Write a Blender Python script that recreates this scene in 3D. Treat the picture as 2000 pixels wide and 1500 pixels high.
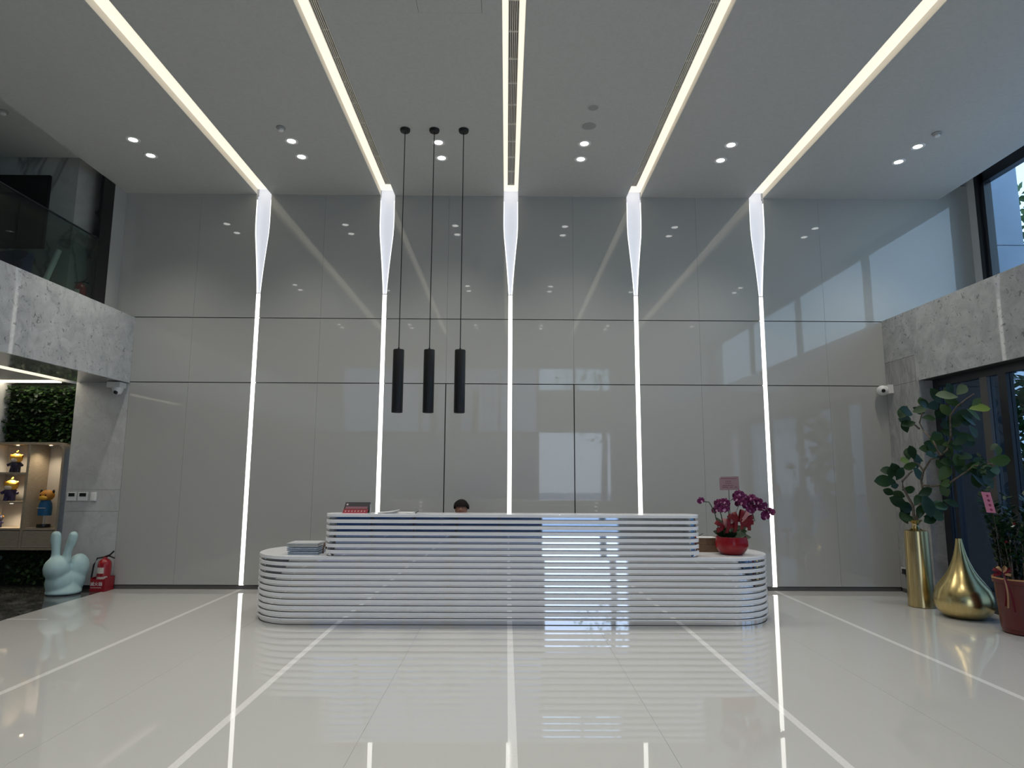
import bpy, math, random
from mathutils import Vector, Matrix
for o in list(bpy.data.objects): bpy.data.objects.remove(o)
scene = bpy.context.scene
COL = scene.collection
PI = math.pi
random.seed(7)

# ------------------------------------------------------------------ camera
F_PX, PITCH, ROLL, YAW, DIST, EYE = 1267.32, 0.13859, 0.00461, 0.00809, 9.36121, 1.6
def _w(R, F, U):
    c, s = math.cos(PITCH), math.sin(PITCH)
    y, z, x = c*F - s*U, s*F + c*U, R
    c, s = math.cos(YAW), math.sin(YAW)
    return Vector((c*x + s*y, -s*x + c*y, z))
cam_d = bpy.data.cameras.new('camera'); cam = bpy.data.objects.new('camera', cam_d); COL.objects.link(cam)
cam_d.sensor_fit = 'HORIZONTAL'; cam_d.sensor_width = 36.0; cam_d.lens = F_PX/2000*36.0
cam_d.clip_start = 0.05; cam_d.clip_end = 200
_c, _s = math.cos(ROLL), math.sin(ROLL)
_r, _u, _f = _w(_c, 0, _s), _w(-_s, 0, _c), _w(0, 1, 0)
_m = Matrix((( _r.x, _u.x, -_f.x, 0), (_r.y, _u.y, -_f.y, -DIST), (_r.z, _u.z, -_f.z, EYE), (0, 0, 0, 1)))
cam.matrix_world = _m
scene.camera = cam

# ------------------------------------------------------------------ world, light, exposure
world = bpy.data.worlds.new('daylight'); scene.world = world; world.use_nodes = True
nt = world.node_tree; nt.nodes.clear()
wo = nt.nodes.new('ShaderNodeOutputWorld'); bg = nt.nodes.new('ShaderNodeBackground')
tc = nt.nodes.new('ShaderNodeTexCoord'); sep = nt.nodes.new('ShaderNodeSeparateXYZ'); cr = nt.nodes.new('ShaderNodeValToRGB')
nt.links.new(tc.outputs['Generated'], sep.inputs[0]); nt.links.new(sep.outputs['Z'], cr.inputs[0])
nt.links.new(cr.outputs[0], bg.inputs[0]); nt.links.new(bg.outputs[0], wo.inputs[0])
cr.color_ramp.elements[0].position = 0.0; cr.color_ramp.elements[0].color = (0.66, 0.80, 1.0, 1)
cr.color_ramp.elements[1].position = 0.6; cr.color_ramp.elements[1].color = (0.36, 0.58, 1.0, 1)
SKY = 2.0
bg.inputs[1].default_value = SKY
vs = scene.view_settings
vs.view_transform = 'Standard'; vs.look = 'None'; vs.gamma = 1.0; vs.use_curve_mapping = False
vs.exposure = 0.42
DOWN_W = 72.0       # watts per downlight
COVE_E = 0.63       # emission of the cove diffusers
STRIP_E = 1.6       # emission of the wall light strips

# ------------------------------------------------------------------ constants of the place
XS = [-3.685, -1.819, 0.046, 1.911, 3.777]       # light strips / coves / floor inlays
XM = [-4.62, -2.752, -0.887, 0.979, 2.844, 4.71]  # joints between them
ZC = 5.782; ZA = 3.868; ZB = 2.905
XL = -5.462; XR = 5.556; XUL = -5.75; XUR = 7.02; YF = -12.5

# ------------------------------------------------------------------ materials
MATS = {}
def _nodes(name):
    m = bpy.data.materials.new(name); m.use_nodes = True; MATS[name] = m
    n = m.node_tree.nodes; return m, n, m.node_tree.links, n['Principled BSDF']
def mat(name, col, rough=0.5, metal=0.0, spec=0.5, emit=None, estr=0.0, coat=0.0, alpha=1.0):
    m, n, l, b = _nodes(name)
    b.inputs['Base Color'].default_value = (*col, 1); b.inputs['Roughness'].default_value = rough
    b.inputs['Metallic'].default_value = metal; b.inputs['Specular IOR Level'].default_value = spec
    b.inputs['Coat Weight'].default_value = coat; b.inputs['Coat Roughness'].default_value = 0.03
    if emit: b.inputs['Emission Color'].default_value = (*emit, 1); b.inputs['Emission Strength'].default_value = estr
    return m
def noisy(name, c1, c2, scale=20, rough=0.5, metal=0.0, spec=0.5, detail=4, stretch=(1,1,1), bump=0.0, lo=0.35, hi=0.65):
    m, n, l, b = _nodes(name)
    t = n.new('ShaderNodeTexCoord'); mp = n.new('ShaderNodeMapping'); mp.inputs['Scale'].default_value = stretch
    nz = n.new('ShaderNodeTexNoise'); nz.inputs['Scale'].default_value = scale; nz.inputs['Detail'].default_value = detail
    r = n.new('ShaderNodeValToRGB'); r.color_ramp.elements[0].color = (*c1, 1); r.color_ramp.elements[1].color = (*c2, 1)
    r.color_ramp.elements[0].position = lo; r.color_ramp.elements[1].position = hi
    l.new(t.outputs['Object'], mp.inputs[0]); l.new(mp.outputs[0], nz.inputs['Vector']); l.new(nz.outputs[0], r.inputs[0])
    l.new(r.outputs[0], b.inputs['Base Color'])
    b.inputs['Roughness'].default_value = rough; b.inputs['Metallic'].default_value = metal; b.inputs['Specular IOR Level'].default_value = spec
    if bump:
        bp = n.new('ShaderNodeBump'); bp.inputs['Strength'].default_value = bump; bp.inputs['Distance'].default_value = 0.01
        l.new(nz.outputs[0], bp.inputs['Height']); l.new(bp.outputs[0], b.inputs['Normal'])
    return m
def marble(name, base, light, vein, scale=1.4, rough=0.12, fleck=0.55, veins=0.5, stretch=(1,1,1)):
    m, n, l, b = _nodes(name)
    t = n.new('ShaderNodeTexCoord'); mp = n.new('ShaderNodeMapping'); mp.inputs['Scale'].default_value = stretch
    l.new(t.outputs['Object'], mp.inputs[0])
    n1 = n.new('ShaderNodeTexNoise'); n1.inputs['Scale'].default_value = scale*2.2; n1.inputs['Detail'].default_value = 8; n1.inputs['Roughness'].default_value = 0.65
    n1.inputs['Distortion'].default_value = 0.8
    l.new(mp.outputs[0], n1.inputs['Vector'])
    r1 = n.new('ShaderNodeValToRGB'); r1.color_ramp.elements[0].color = (*base, 1); r1.color_ramp.elements[1].color = (*light, 1)
    r1.color_ramp.elements[0].position = 0.35; r1.color_ramp.elements[1].position = 0.68
    l.new(n1.outputs[0], r1.inputs[0])
    # flecks
    n2 = n.new('ShaderNodeTexNoise'); n2.inputs['Scale'].default_value = scale*7; n2.inputs['Detail'].default_value = 3; n2.inputs['Distortion'].default_value = 1.6
    l.new(mp.outputs[0], n2.inputs['Vector'])
    r2 = n.new('ShaderNodeValToRGB'); r2.color_ramp.elements[0].position = 0.61; r2.color_ramp.elements[1].position = 0.72
    r2.color_ramp.elements[0].color = (0, 0, 0, 1); r2.color_ramp.elements[1].color = (fleck, fleck, fleck, 1)
    l.new(n2.outputs[0], r2.inputs[0])
    mx = n.new('ShaderNodeMix'); mx.data_type = 'RGBA'; l.new(r2.outputs[0], mx.inputs[0]); l.new(r1.outputs[0], mx.inputs[6]); mx.inputs[7].default_value = (*vein, 1)
    # veins
    n3 = n.new('ShaderNodeTexNoise'); n3.inputs['Scale'].default_value = scale*0.9; n3.inputs['Detail'].default_value = 5; n3.inputs['Distortion'].default_value = 1.2
    l.new(mp.outputs[0], n3.inputs['Vector'])
    sb = n.new('ShaderNodeMath'); sb.operation = 'SUBTRACT'; l.new(n3.outputs[0], sb.inputs[0]); sb.inputs[1].default_value = 0.5
    ab = n.new('ShaderNodeMath'); ab.operation = 'ABSOLUTE'; l.new(sb.outputs[0], ab.inputs[0])
    r3 = n.new('ShaderNodeValToRGB'); r3.color_ramp.elements[0].position = 0.0; r3.color_ramp.elements[1].position = 0.03
    r3.color_ramp.elements[0].color = (veins, veins, veins, 1); r3.color_ramp.elements[1].color = (0, 0, 0, 1)
    l.new(ab.outputs[0], r3.inputs[0])
    m2 = n.new('ShaderNodeMix'); m2.data_type = 'RGBA'; l.new(r3.outputs[0], m2.inputs[0]); l.new(mx.outputs[2], m2.inputs[6]); m2.inputs[7].default_value = (*vein, 1)
    l.new(m2.outputs[2], b.inputs['Base Color']); b.inputs['Roughness'].default_value = rough
    return m
def glass(name, tint, refl=1.0, rough=0.0):
    m = bpy.data.materials.new(name); m.use_nodes = True; n = m.node_tree.nodes; l = m.node_tree.links; n.clear(); MATS[name] = m
    o = n.new('ShaderNodeOutputMaterial'); tr = n.new('ShaderNodeBsdfTransparent'); gl = n.new('ShaderNodeBsdfGlossy'); fr = n.new('ShaderNodeFresnel'); mx = n.new('ShaderNodeMixShader')
    tr.inputs[0].default_value = (*tint, 1); gl.inputs['Roughness'].default_value = rough; 
    ge = n.new('ShaderNodeNewGeometry'); mr = n.new('ShaderNodeMapRange'); mr.inputs['To Min'].default_value = 1.5; mr.inputs['To Max'].default_value = 1/1.5
    l.new(ge.outputs['Backfacing'], mr.inputs['Value']); l.new(mr.outputs[0], fr.inputs[0])   # same mirror share on both faces of the pane
    l.new(fr.outputs[0], mx.inputs[0]); l.new(tr.outputs[0], mx.inputs[1]); l.new(gl.outputs[0], mx.inputs[2]); l.new(mx.outputs[0], o.inputs[0])
    return m
noisy('panel', (0.43, 0.43, 0.405), (0.46, 0.46, 0.435), 260, 0.03, spec=0.75, detail=2)
mat('gap_dark', (0.03, 0.03, 0.03), 0.7)
noisy('ceiling_paint', (0.50, 0.51, 0.50), (0.53, 0.54, 0.53), 30, 0.7, spec=0.25)
noisy('floor_tile', (0.51, 0.51, 0.49), (0.56, 0.56, 0.54), 240, 0.02, spec=0.85, detail=2)
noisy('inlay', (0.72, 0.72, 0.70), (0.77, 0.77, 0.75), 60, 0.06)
marble('dark_marble', (0.02, 0.02, 0.02), (0.10, 0.10, 0.095), (0.28, 0.27, 0.25), 2.2, 0.06, 0.35, 0.35)
marble('grey_marble', (0.42, 0.435, 0.44), (0.60, 0.61, 0.61), (0.16, 0.165, 0.17), 2.0, 0.035, 0.85, 0.12)
marble('pale_marble', (0.36, 0.36, 0.34), (0.44, 0.44, 0.42), (0.15, 0.15, 0.14), 0.7, 0.2, 0.12, 0.75)
marble('wall_stone', (0.46, 0.47, 0.47), (0.55, 0.56, 0.56), (0.24, 0.25, 0.25), 2.0, 0.3, 0.3, 0.15)
marble('travertine', (0.33, 0.335, 0.33), (0.50, 0.50, 0.49), (0.18, 0.18, 0.18), 2.0, 0.25, 0.4, 0.15, (1, 3.2, 0.8))
mat('soffit', (0.26, 0.26, 0.25), 0.06)
mat('white_paint', (0.75, 0.74, 0.71), 0.6)
mat('cove_white', (0.82, 0.79, 0.72), 0.6)
mat('cove_emit', (0.8, 0.78, 0.7), 0.6, emit=(1.0, 0.90, 0.74), estr=COVE_E)
mat('annex_emit', (0.8, 0.78, 0.7), 0.6, emit=(1.0, 0.90, 0.72), estr=2.5)
mat('strip_emit', (0.8, 0.8, 0.8), 0.4, emit=(1.0, 0.985, 0.92), estr=STRIP_E)
mat('funnel_glow', (0.75, 0.76, 0.80), 0.5, emit=(0.86, 0.90, 1.0), estr=0.40)
mat('funnel_edge', (0.8, 0.8, 0.8), 0.4, emit=(0.97, 0.98, 1.0), estr=0.95)
mat('down_emit', (1, 1, 1), 0.4, emit=(1.0, 0.98, 0.94), estr=4.0)
mat('white_plastic', (0.78, 0.78, 0.77), 0.3)
mat('grey_plastic', (0.33, 0.33, 0.33), 0.4)
mat('black_metal', (0.006, 0.006, 0.006), 0.45)
mat('black_plastic', (0.01, 0.01, 0.01), 0.25)
mat('dark_frame', (0.018, 0.02, 0.024), 0.3)
mat('dark_frame_grey', (0.12, 0.115, 0.11), 0.35)
mat('grille_metal', (0.85, 0.82, 0.74), 0.4)
mat('grille_dark', (0.12, 0.11, 0.10), 0.8)
noisy('desk_white', (0.82, 0.83, 0.85), (0.86, 0.87, 0.89), 90, 0.14)
mat('chrome', (0.86, 0.87, 0.90), 0.03, metal=1.0)
glass('clear_glass', (0.86, 0.93, 0.92)); glass('door_glass', (0.40, 0.48, 0.54)); glass('dark_glass', (0.14, 0.19, 0.26)); glass('upper_glass', (0.42, 0.47, 0.52)); glass('rail_glass', (0.62, 0.70, 0.68))
mat('leaf_dark', (0.018, 0.05, 0.016), 0.35); mat('leaf_mid', (0.045, 0.10, 0.022), 0.4); mat('leaf_light', (0.14, 0.22, 0.04), 0.45); mat('leaf_pale', (0.10, 0.15, 0.08), 0.45)
noisy('bark', (0.10, 0.08, 0.06), (0.17, 0.14, 0.11), 40, 0.8)
noisy('gold', (0.55, 0.42, 0.19), (0.66, 0.52, 0.26), 60, 0.26, metal=1.0, stretch=(1, 1, 0.05))
noisy('gold_drop', (0.60, 0.47, 0.20), (0.68, 0.54, 0.26), 40, 0.24, metal=1.0, stretch=(1, 1, 0.2))
mat('pot_red', (0.11, 0.016, 0.012), 0.3); mat('soil', (0.02, 0.014, 0.01), 0.9)
mat('bowl_red', (0.24, 0.005, 0.010), 0.22, spec=0.35); mat('ribbon_red', (0.14, 0.004, 0.008), 0.45, spec=0.3); mat('ribbon_white', (0.38, 0.16, 0.16), 0.5); mat('ribbon_gold', (0.45, 0.24, 0.10), 0.4)
mat('petal', (0.115, 0.006, 0.062), 0.5, spec=0.3); mat('petal_light', (0.45, 0.20, 0.36), 0.5)
mat('pink_card', (0.34, 0.21, 0.22), 0.6); mat('pink_tag', (0.60, 0.20, 0.28), 0.6); mat('tag_ink', (0.30, 0.02, 0.06), 0.6); mat('card_ink', (0.16, 0.06, 0.08), 0.6)
noisy('cardboard', (0.13, 0.075, 0.04), (0.17, 0.10, 0.055), 30, 0.8)
noisy('cloth_blue', (0.24, 0.29, 0.36), (0.30, 0.36, 0.44), 120, 0.9, bump=0.2); noisy('cloth_grey', (0.40, 0.42, 0.43), (0.47, 0.49, 0.50), 120, 0.9, bump=0.2)
mat('paper', (0.72, 0.72, 0.71), 0.7); mat('sign_black', (0.015, 0.013, 0.02), 0.3); mat('sign_red', (0.32, 0.008, 0.02), 0.35); mat('sign_mauve', (0.26, 0.10, 0.13), 0.4); mat('sign_white', (0.65, 0.5, 0.5), 0.5)
mat('skin', (0.27, 0.13, 0.09), 0.55); mat('hair', (0.008, 0.006, 0.006), 0.8, spec=0.2); mat('shirt', (0.05, 0.06, 0.10), 0.8)
noisy('mint', (0.42, 0.60, 0.61), (0.47, 0.65, 0.66), 12, 0.45, bump=0.03)
mat('ext_red', (0.30, 0.006, 0.012), 0.25, coat=0.4); mat('box_red', (0.27, 0.008, 0.016), 0.4); mat('label_cream', (0.62, 0.56, 0.50), 0.5); mat('white_ink', (0.8, 0.75, 0.75), 0.6)
noisy('oak', (0.30, 0.25, 0.18), (0.38, 0.32, 0.24), 14, 0.5, stretch=(1, 1, 9)); noisy('oak_back', (0.42, 0.36, 0.29), (0.48, 0.42, 0.34), 14, 0.6, stretch=(9, 1, 1))
mat('shelf_white', (0.62, 0.58, 0.52), 0.6); mat('spot_emit', (1, 1, 1), 0.5, emit=(1.0, 0.86, 0.62), estr=9.0)
mat('toy_yellow', (0.72, 0.40, 0.04), 0.5); mat('toy_orange', (0.50, 0.22, 0.03), 0.5); mat('toy_navy', (0.02, 0.02, 0.05), 0.5); mat('toy_blue', (0.01, 0.11, 0.27), 0.4); mat('toy_white', (0.68, 0.62, 0.55), 0.5); mat('toy_purple', (0.04, 0.03, 0.10), 0.5)
mat('moss_dark', (0.010, 0.018, 0.006), 0.8); mat('screen', (0.012, 0.014, 0.014), 0.08); mat('blue_fabric', (0.012, 0.02, 0.10), 0.7)
noisy('stone_sky_tint', (0.13, 0.17, 0.22), (0.24, 0.29, 0.35), 9, 0.7, detail=8, stretch=(0.5, 1, 3), bump=0.5)  # grey stone with some of the sky's blue light put into its colour
noisy('stone_smooth', (0.22, 0.27, 0.34), (0.25, 0.30, 0.37), 3, 0.5)  # blue skylight mixed into the grey of this stone too
noisy('paving', (0.28, 0.29, 0.30), (0.36, 0.37, 0.38), 6, 0.6)
mat('tree_leaf', (0.05, 0.12, 0.02), 0.6); mat('brown_box', (0.05, 0.042, 0.036), 0.4); mat('rope', (0.10, 0.06, 0.04), 0.8); mat('silver', (0.55, 0.55, 0.55), 0.25, metal=1.0)

# ------------------------------------------------------------------ helpers
class MB:
    def __init__(s): s.v = []; s.f = []; s.mi = []; s.cur = 0
    def face(s, idx): s.f.append(idx); s.mi.append(s.cur)
    def box(s, x0, x1, y0, y1, z0, z1):
        b = len(s.v); s.v += [(x, y, z) for z in (z0, z1) for y in (y0, y1) for x in (x0, x1)]
        for q in ((0,2,3,1), (4,5,7,6), (0,1,5,4), (2,6,7,3), (0,4,6,2), (1,3,7,5)): s.face([b+i for i in q])
        return s
    def obox(s, c, a, bvec, cvec):      # oriented box: centre + three half-axis vectors
        b = len(s.v); c = Vector(c); a, bvec, cvec = Vector(a), Vector(bvec), Vector(cvec)
        for k in (-1, 1):
            for j in (-1, 1):
                for i in (-1, 1): s.v.append(tuple(c + a*i + bvec*j + cvec*k))
        for q in ((0,2,3,1), (4,5,7,6), (0,1,5,4), (2,6,7,3), (0,4,6,2), (1,3,7,5)): s.face([b+i for i in q])
        return s
    def prism(s, poly, z0, z1):         # poly: list of (x, y), extruded in z
        b = len(s.v); n = len(poly)
        s.v += [(x, y, z0) for x, y in poly] + [(x, y, z1) for x, y in poly]
        s.face([b+i for i in range(n)][::-1]); s.face([b+n+i for i in range(n)])
        for i in range(n):
            j = (i+1) % n; s.face([b+i, b+j, b+n+j, b+n+i])
        return s
    def prism_y(s, poly, y0, y1):       # poly: list of (x, z), extruded in y
        b = len(s.v); n = len(poly)
        s.v += [(x, y0, z) for x, z in poly] + [(x, y1, z) for x, z in poly]
        s.face([b+i for i in range(n)]); s.face([b+n+i for i in range(n)][::-1])
        for i in range(n):
            j = (i+1) % n; s.face([b+j, b+i, b+n+i, b+n+j])
        return s
    def lathe(s, prof, c=(0, 0, 0), n=32, cap=True):
        b = len(s.v)
        for r, z in prof:
            for i in range(n):
                a = 2*PI*i/n; s.v.append((c[0]+r*math.cos(a), c[1]+r*math.sin(a), c[2]+z))
        for k in range(len(prof)-1):
            for i in range(n):
                j = (i+1) % n; s.face([b+k*n+i, b+k*n+j, b+(k+1)*n+j, b+(k+1)*n+i])
        if cap:
            s.face([b+i for i in range(n)][::-1]); s.face([b+(len(prof)-1)*n+i for i in range(n)])
        return s
    def tube(s, pts, rad, n=8):
        pts = [Vector(p) for p in pts]
        if not isinstance(rad, (list, tuple)): rad = [rad]*len(pts)
        b = len(s.v)
        for k, p in enumerate(pts):
            d = (pts[min(k+1, len(pts)-1)] - pts[max(k-1, 0)]).normalized()
            up = Vector((0, 0, 1)) if abs(d.z) < 0.9 else Vector((1, 0, 0))
            x = d.cross(up).normalized(); y = d.cross(x).normalized()
            for i in range(n):
                a = 2*PI*i/n; s.v.append(tuple(p + rad[k]*(x*math.cos(a) + y*math.sin(a))))
        for k in range(len(pts)-1):
            for i in range(n):
                j = (i+1) % n; s.face([b+k*n+i, b+(k+1)*n+i, b+(k+1)*n+j, b+k*n+j])
        s.face([b+i for i in range(n)]); s.face([b+(len(pts)-1)*n+i for i in range(n)][::-1])
        return s
    def ball(s, c, r, nu=20, nv=12, rot=None):
        if not isinstance(r, (list, tuple)): r = (r, r, r)
        b = len(s.v); c = Vector(c)
        for k in range(nv+1):
            t = PI*k/nv
            for i in range(nu):
                a = 2*PI*i/nu
                p = Vector((r[0]*math.sin(t)*math.cos(a), r[1]*math.sin(t)*math.sin(a), r[2]*math.cos(t)))
                if rot is not None: p = rot @ p
                s.v.append(tuple(c + p))
        for k in range(nv):
            for i in range(nu):
                j = (i+1) % nu; s.face([b+k*nu+i, b+(k+1)*nu+i, b+(k+1)*nu+j, b+k*nu+j])
        return s
    def build(s, name, m, parent=None, smooth=False, bevel=0.0, origin=None):
        me = bpy.data.meshes.new(name)
        o0 = Vector((0, 0, 0))
        if parent is not None: o0 = WL[parent.name]
        elif origin is not None: o0 = Vector(origin)
        me.from_pydata([tuple(Vector(v) - o0) for v in s.v], [], s.f)
        ms = m if isinstance(m, (list, tuple)) else [m]
        for q in ms: me.materials.append(MATS[q])
        if len(ms) > 1: me.polygons.foreach_set('material_index', s.mi)
        if smooth: me.polygons.foreach_set('use_smooth', [True]*len(me.polygons))
        me.validate(); me.update()
        o = bpy.data.objects.new(name, me); COL.objects.link(o)
        if parent is not None: o.parent = parent; WL[o.name] = o0
        else: o.location = o0; WL[o.name] = o0
        if smooth:
            try: me.set_sharp_from_angle(angle=math.radians(40))
            except Exception: pass
        if bevel:
            b = o.modifiers.new('bevel', 'BEVEL'); b.width = bevel; b.segments = 2; b.limit_method = 'ANGLE'
        return o
WL = {}
def tag(o, label=None, cat=None, group=None, kind=None):
    if label: o['label'] = label
    if cat: o['category'] = cat
    if group: o['group'] = group
    if kind: o['kind'] = kind
    return o
def thing(name, loc, label, cat, group=None):
    o = bpy.data.objects.new(name, None); COL.objects.link(o); o.location = loc; o.empty_display_size = 0.1
    WL[o.name] = Vector(loc); return tag(o, label, cat, group)
def struct(o): o['kind'] = 'structure'; return o
def bx(name, m, parent, x0, x1, y0, y1, z0, z1, bevel=0.0):
    return MB().box(x0, x1, y0, y1, z0, z1).build(name, m, parent, bevel=bevel)
def copy_tree(root, loc, label=None):
    def rec(o, par):
        c = o.copy(); COL.objects.link(c); c.parent = par
        for ch in list(o.children): rec(ch, c)
        return c
    r = rec(root, None); r.location = loc
    if label: r['label'] = label
    return r
def text_mesh(body, size, name, m, parent, loc, rot):
    cu = bpy.data.curves.new('t', 'FONT'); cu.body = body; cu.size = size; cu.align_x = 'CENTER'; cu.align_y = 'CENTER'; cu.extrude = 0.0008
    to = bpy.data.objects.new('t', cu); COL.objects.link(to); bpy.context.view_layer.update()
    me = bpy.data.meshes.new_from_object(to.evaluated_get(bpy.context.evaluated_depsgraph_get()))
    bpy.data.objects.remove(to)
    me.materials.clear(); me.materials.append(MATS[m]); me.name = name
    o = bpy.data.objects.new(name, me); COL.objects.link(o); o.parent = parent
    o.location = Vector(loc) - WL[parent.name]; o.rotation_euler = rot
    return o
def rrect(x0, x1, y0, y1, r, n=10):
    pts = []
    for cx, cy, a0 in ((x1-r, y0+r, -PI/2), (x1-r, y1-r, 0), (x0+r, y1-r, PI/2), (x0+r, y0+r, PI)):
        for i in range(n+1):
            a = a0 + PI/2*i/n; pts.append((cx+r*math.cos(a), cy+r*math.sin(a)))
    return pts

# ================================================================== SETTING
# ---- floor
fl = struct(MB().box(-9.5, 7.3, YF-0.3, 0.6, -0.25, -0.02).build('floor', 'gap_dark'))
edges = [XL-0.02] + sorted(XS+XM[0:6]) + [XR+0.24]
IW, JW = 0.055, 0.0015
for a, b in zip(edges[:-1], edges[1:]):
    x0 = a + (IW/2 if a in XS else JW/2 if a in XM else 0); x1 = b - (IW/2 if b in XS else JW/2 if b in XM else 0)
    bx('floor_slab', 'floor_tile', fl, x0, x1, YF, 0.09, -0.02, 0.0)
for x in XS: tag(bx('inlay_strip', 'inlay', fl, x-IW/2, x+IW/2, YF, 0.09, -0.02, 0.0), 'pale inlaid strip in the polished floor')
tag(bx('marble_slab', 'dark_marble', fl, -9.5, XL-0.02, YF, 0.6, -0.02, 0.0), 'dark veined polished marble')
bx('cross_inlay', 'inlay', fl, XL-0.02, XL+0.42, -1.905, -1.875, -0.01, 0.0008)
# ---- back wall and its panels
FUN = [(4.24, .027), (4.43, .0415), (4.66, .0585), (4.90, .080), (5.15, .1035), (5.30, .110), (5.45, .111), (5.782, .109)]
def funnel_w(z):
    if z <= FUN[0][0]: return 0.031
    for (z0, w0), (z1, w1) in zip(FUN[:-1], FUN[1:]):
        if z <= z1: return w0 + (w1-w0)*(z-z0)/(z1-z0)
    return FUN[-1][1]
wb = struct(MB().box(-6.23, 7.45, 0.10, 0.35, 0, 6.4).build('wall_back', 'gap_dark'))
cols = sorted(XS + XM)
def panel(x0, x1, z0, z1, s0, s1, g0, g1):
    """one facing panel; s0 / s1: strip centre on that side or None"""
    G = 0.006
    if z1 <= ZA + .01:
        p = [(s0+0.031 if s0 is not None else x0+g0, z0+G), (s1-0.031 if s1 is not None else x1-g1, z0+G),
             (s1-0.031 if s1 is not None else x1-g1, z1-G), (s0+0.031 if s0 is not None else x0+g0, z1-G)]
    else:
        zz = [z0+G, 4.239] + [q[0] for q in FUN] + [6.0]
        R = [((s1-funnel_w(z)) if s1 is not None else x1-g1, z) for z in zz] if s1 is not None else [(x1-g1, z0+G), (x1-g1, 6.0)]
        Lf = [((s0+funnel_w(z)) if s0 is not None else x0+g0, z) for z in zz] if s0 is not None else [(x0+g0, z0+G), (x0+g0, 6.0)]
        p = R + Lf[::-1]
    return MB().prism_y(p, 0.0, 0.022).build('wall_panel', 'panel', wb)
for zi, (z0, z1) in enumerate(((0.055, ZB), (ZB, ZA), (ZA, 6.0))):
    left = XL if zi < 2 else XUL - 0.02
    right = XR if zi < 2 else XUR + 0.02
    cc = [left] + cols + [right]
    for a, b in zip(cc[:-1], cc[1:]):
        wide = lambda x: 0.007 if (zi == 0 and x in (XM[2], XM[3])) else 0.0011
        panel(a, b, z0, z1, a if a in XS else None, b if b in XS else None, wide(a), wide(b))
struct(bx('baseboard_back', 'dark_frame_grey', None, XL, XR, 0.012, 0.10, 0.0, 0.05))
# ---- ceiling: bays between the coves
CD = 0.09
cb = MB()
ce = [XUL] + [x+s for x in XS for s in (-.111, .111)] + [6.57]
for i in range(0, len(ce), 2): cb.box(ce[i], ce[i+1], YF, 0.10, ZC, ZC+0.5)
for x in XS: cb.box(x-.111, x+.111, YF, -10.0, ZC, ZC+0.5).box(x-.111, x+.111, -10.0, 0.10, ZC+CD+0.03, ZC+0.5)
cb.box(-9.5, XUL, YF, 0.10, 5.92, ZC+0.5).box(6.57, 7.4, YF, 0.1, 6.15, ZC+0.5)
struct(cb.build('ceiling', 'ceiling_paint'))
# ---- left side: marble fascia, mezzanine slab, soffit, lower marble wall
fa = struct(MB().box(XL-0.04, XL, YF, 0.0, 2.89, 3.862).build('trim_1', 'grey_marble'))
struct(MB().box(-9.5, XL-0.04, YF, 0.10, 3.60, 3.83).build('floor_mezzanine', 'white_paint'))
sof = struct(MB().box(-6.2, XL-0.04, YF, 0.0, 2.895, 3.0).build('trim_2', 'soffit'))
struct(MB().box(-9.5, -6.55, YF, 0.6, 2.93, 3.0).box(-6.55, -6.2, YF, 0.6, 3.03, 3.1).build('ceiling_annex', 'white_paint'))
wl = struct(MB().box(-6.23, XL-0.0, 0.05, 0.10, 0, 2.9).build('wall_left', 'gap_dark'))
for z0, z1 in ((0.05, 1.06), (1.06, 1.36), (1.36, 2.895)): bx('marble_slab', 'wall_stone', wl, -6.23, XL-0.003, 0.0, 0.05, z0+.0015, z1-.0015)
struct(bx('baseboard_left', 'gap_dark', None, -6.23, XL, 0.01, 0.05, 0, 0.049))
struct(bx('wall_annex_end', 'white_paint', None, -9.7, -9.5, YF, 0.8, 0, 6.4))
struct(bx('wall_annex_back', 'white_paint', None, -9.5, -6.23, 0.55, 0.8, 0, 3.1))
# mezzanine walls
mz = struct(MB().box(-9.5, -5.95, -0.80, 0.10, 3.83, 5.95).build('wall_mezzanine', 'gap_dark'))
for z0, z1 in ((3.83, 4.72), (4.72, 5.92)):
    bx('marble_slab', 'pale_marble', mz, -9.5, -5.95, -0.84, -0.80, z0+.002, z1-.002)
    bx('marble_slab', 'pale_marble', mz, -5.95, -5.93, -0.84, 0.0, z0+.002, z1-.002)
struct(bx('trim_3', 'panel', None, -5.79, XUL, -0.30, 0.1, 3.83, ZC+.1))
struct(bx('trim_4', 'black_metal', None, -5.785, XUL+0.005, -0.555, -0.302, 3.83, ZC+.1))
# ---- right side: fascia, pilaster, ledge, upper reveal
wr = struct(MB().box(XR+0.03, XR+0.12, -0.70, 0.10, 0, 2.89).build('wall_right', 'gap_dark'))
for z0, z1 in ((0.05, 1.33), (1.33, 2.885), (2.885, 3.24)): bx('marble_slab', 'travertine', wr, XR, XR+0.03, -0.70, 0.0, z0+.0015, z1-.0015)
bx('marble_slab', 'travertine', wr, XR, XR+0.28, -0.74, -0.70, 0.0, 2.885)
struct(bx('baseboard_right', 'dark_frame_grey', None, XR+.008, XR+.03, -0.70, 0.0, 0, 0.05))
f2 = struct(MB().box(XR+0.03, XR+0.30, YF, 0.0, 2.89, 3.80).build('trim_5', 'gap_dark'))
bx('marble_slab', 'grey_marble', f2, XR, XR+0.03, YF, -0.70, 2.885, 3.876)
bx('marble_slab', 'grey_marble', f2, XR, XR+0.03, -0.70, 0.0, 3.243, 3.876)
struct(bx('trim_6', 'white_paint', None, XR+0.03, 7.2, YF, 0.0, 3.66, 3.80))
struct(bx('trim_7', 'white_paint', None, XUR, XUR+0.15, -0.19, 0.1, 3.80, 6.2))
struct(bx('wall_right_near', 'grey_marble', None, XR, XR+0.2, YF, -6.2, 0, 2.89))
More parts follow.
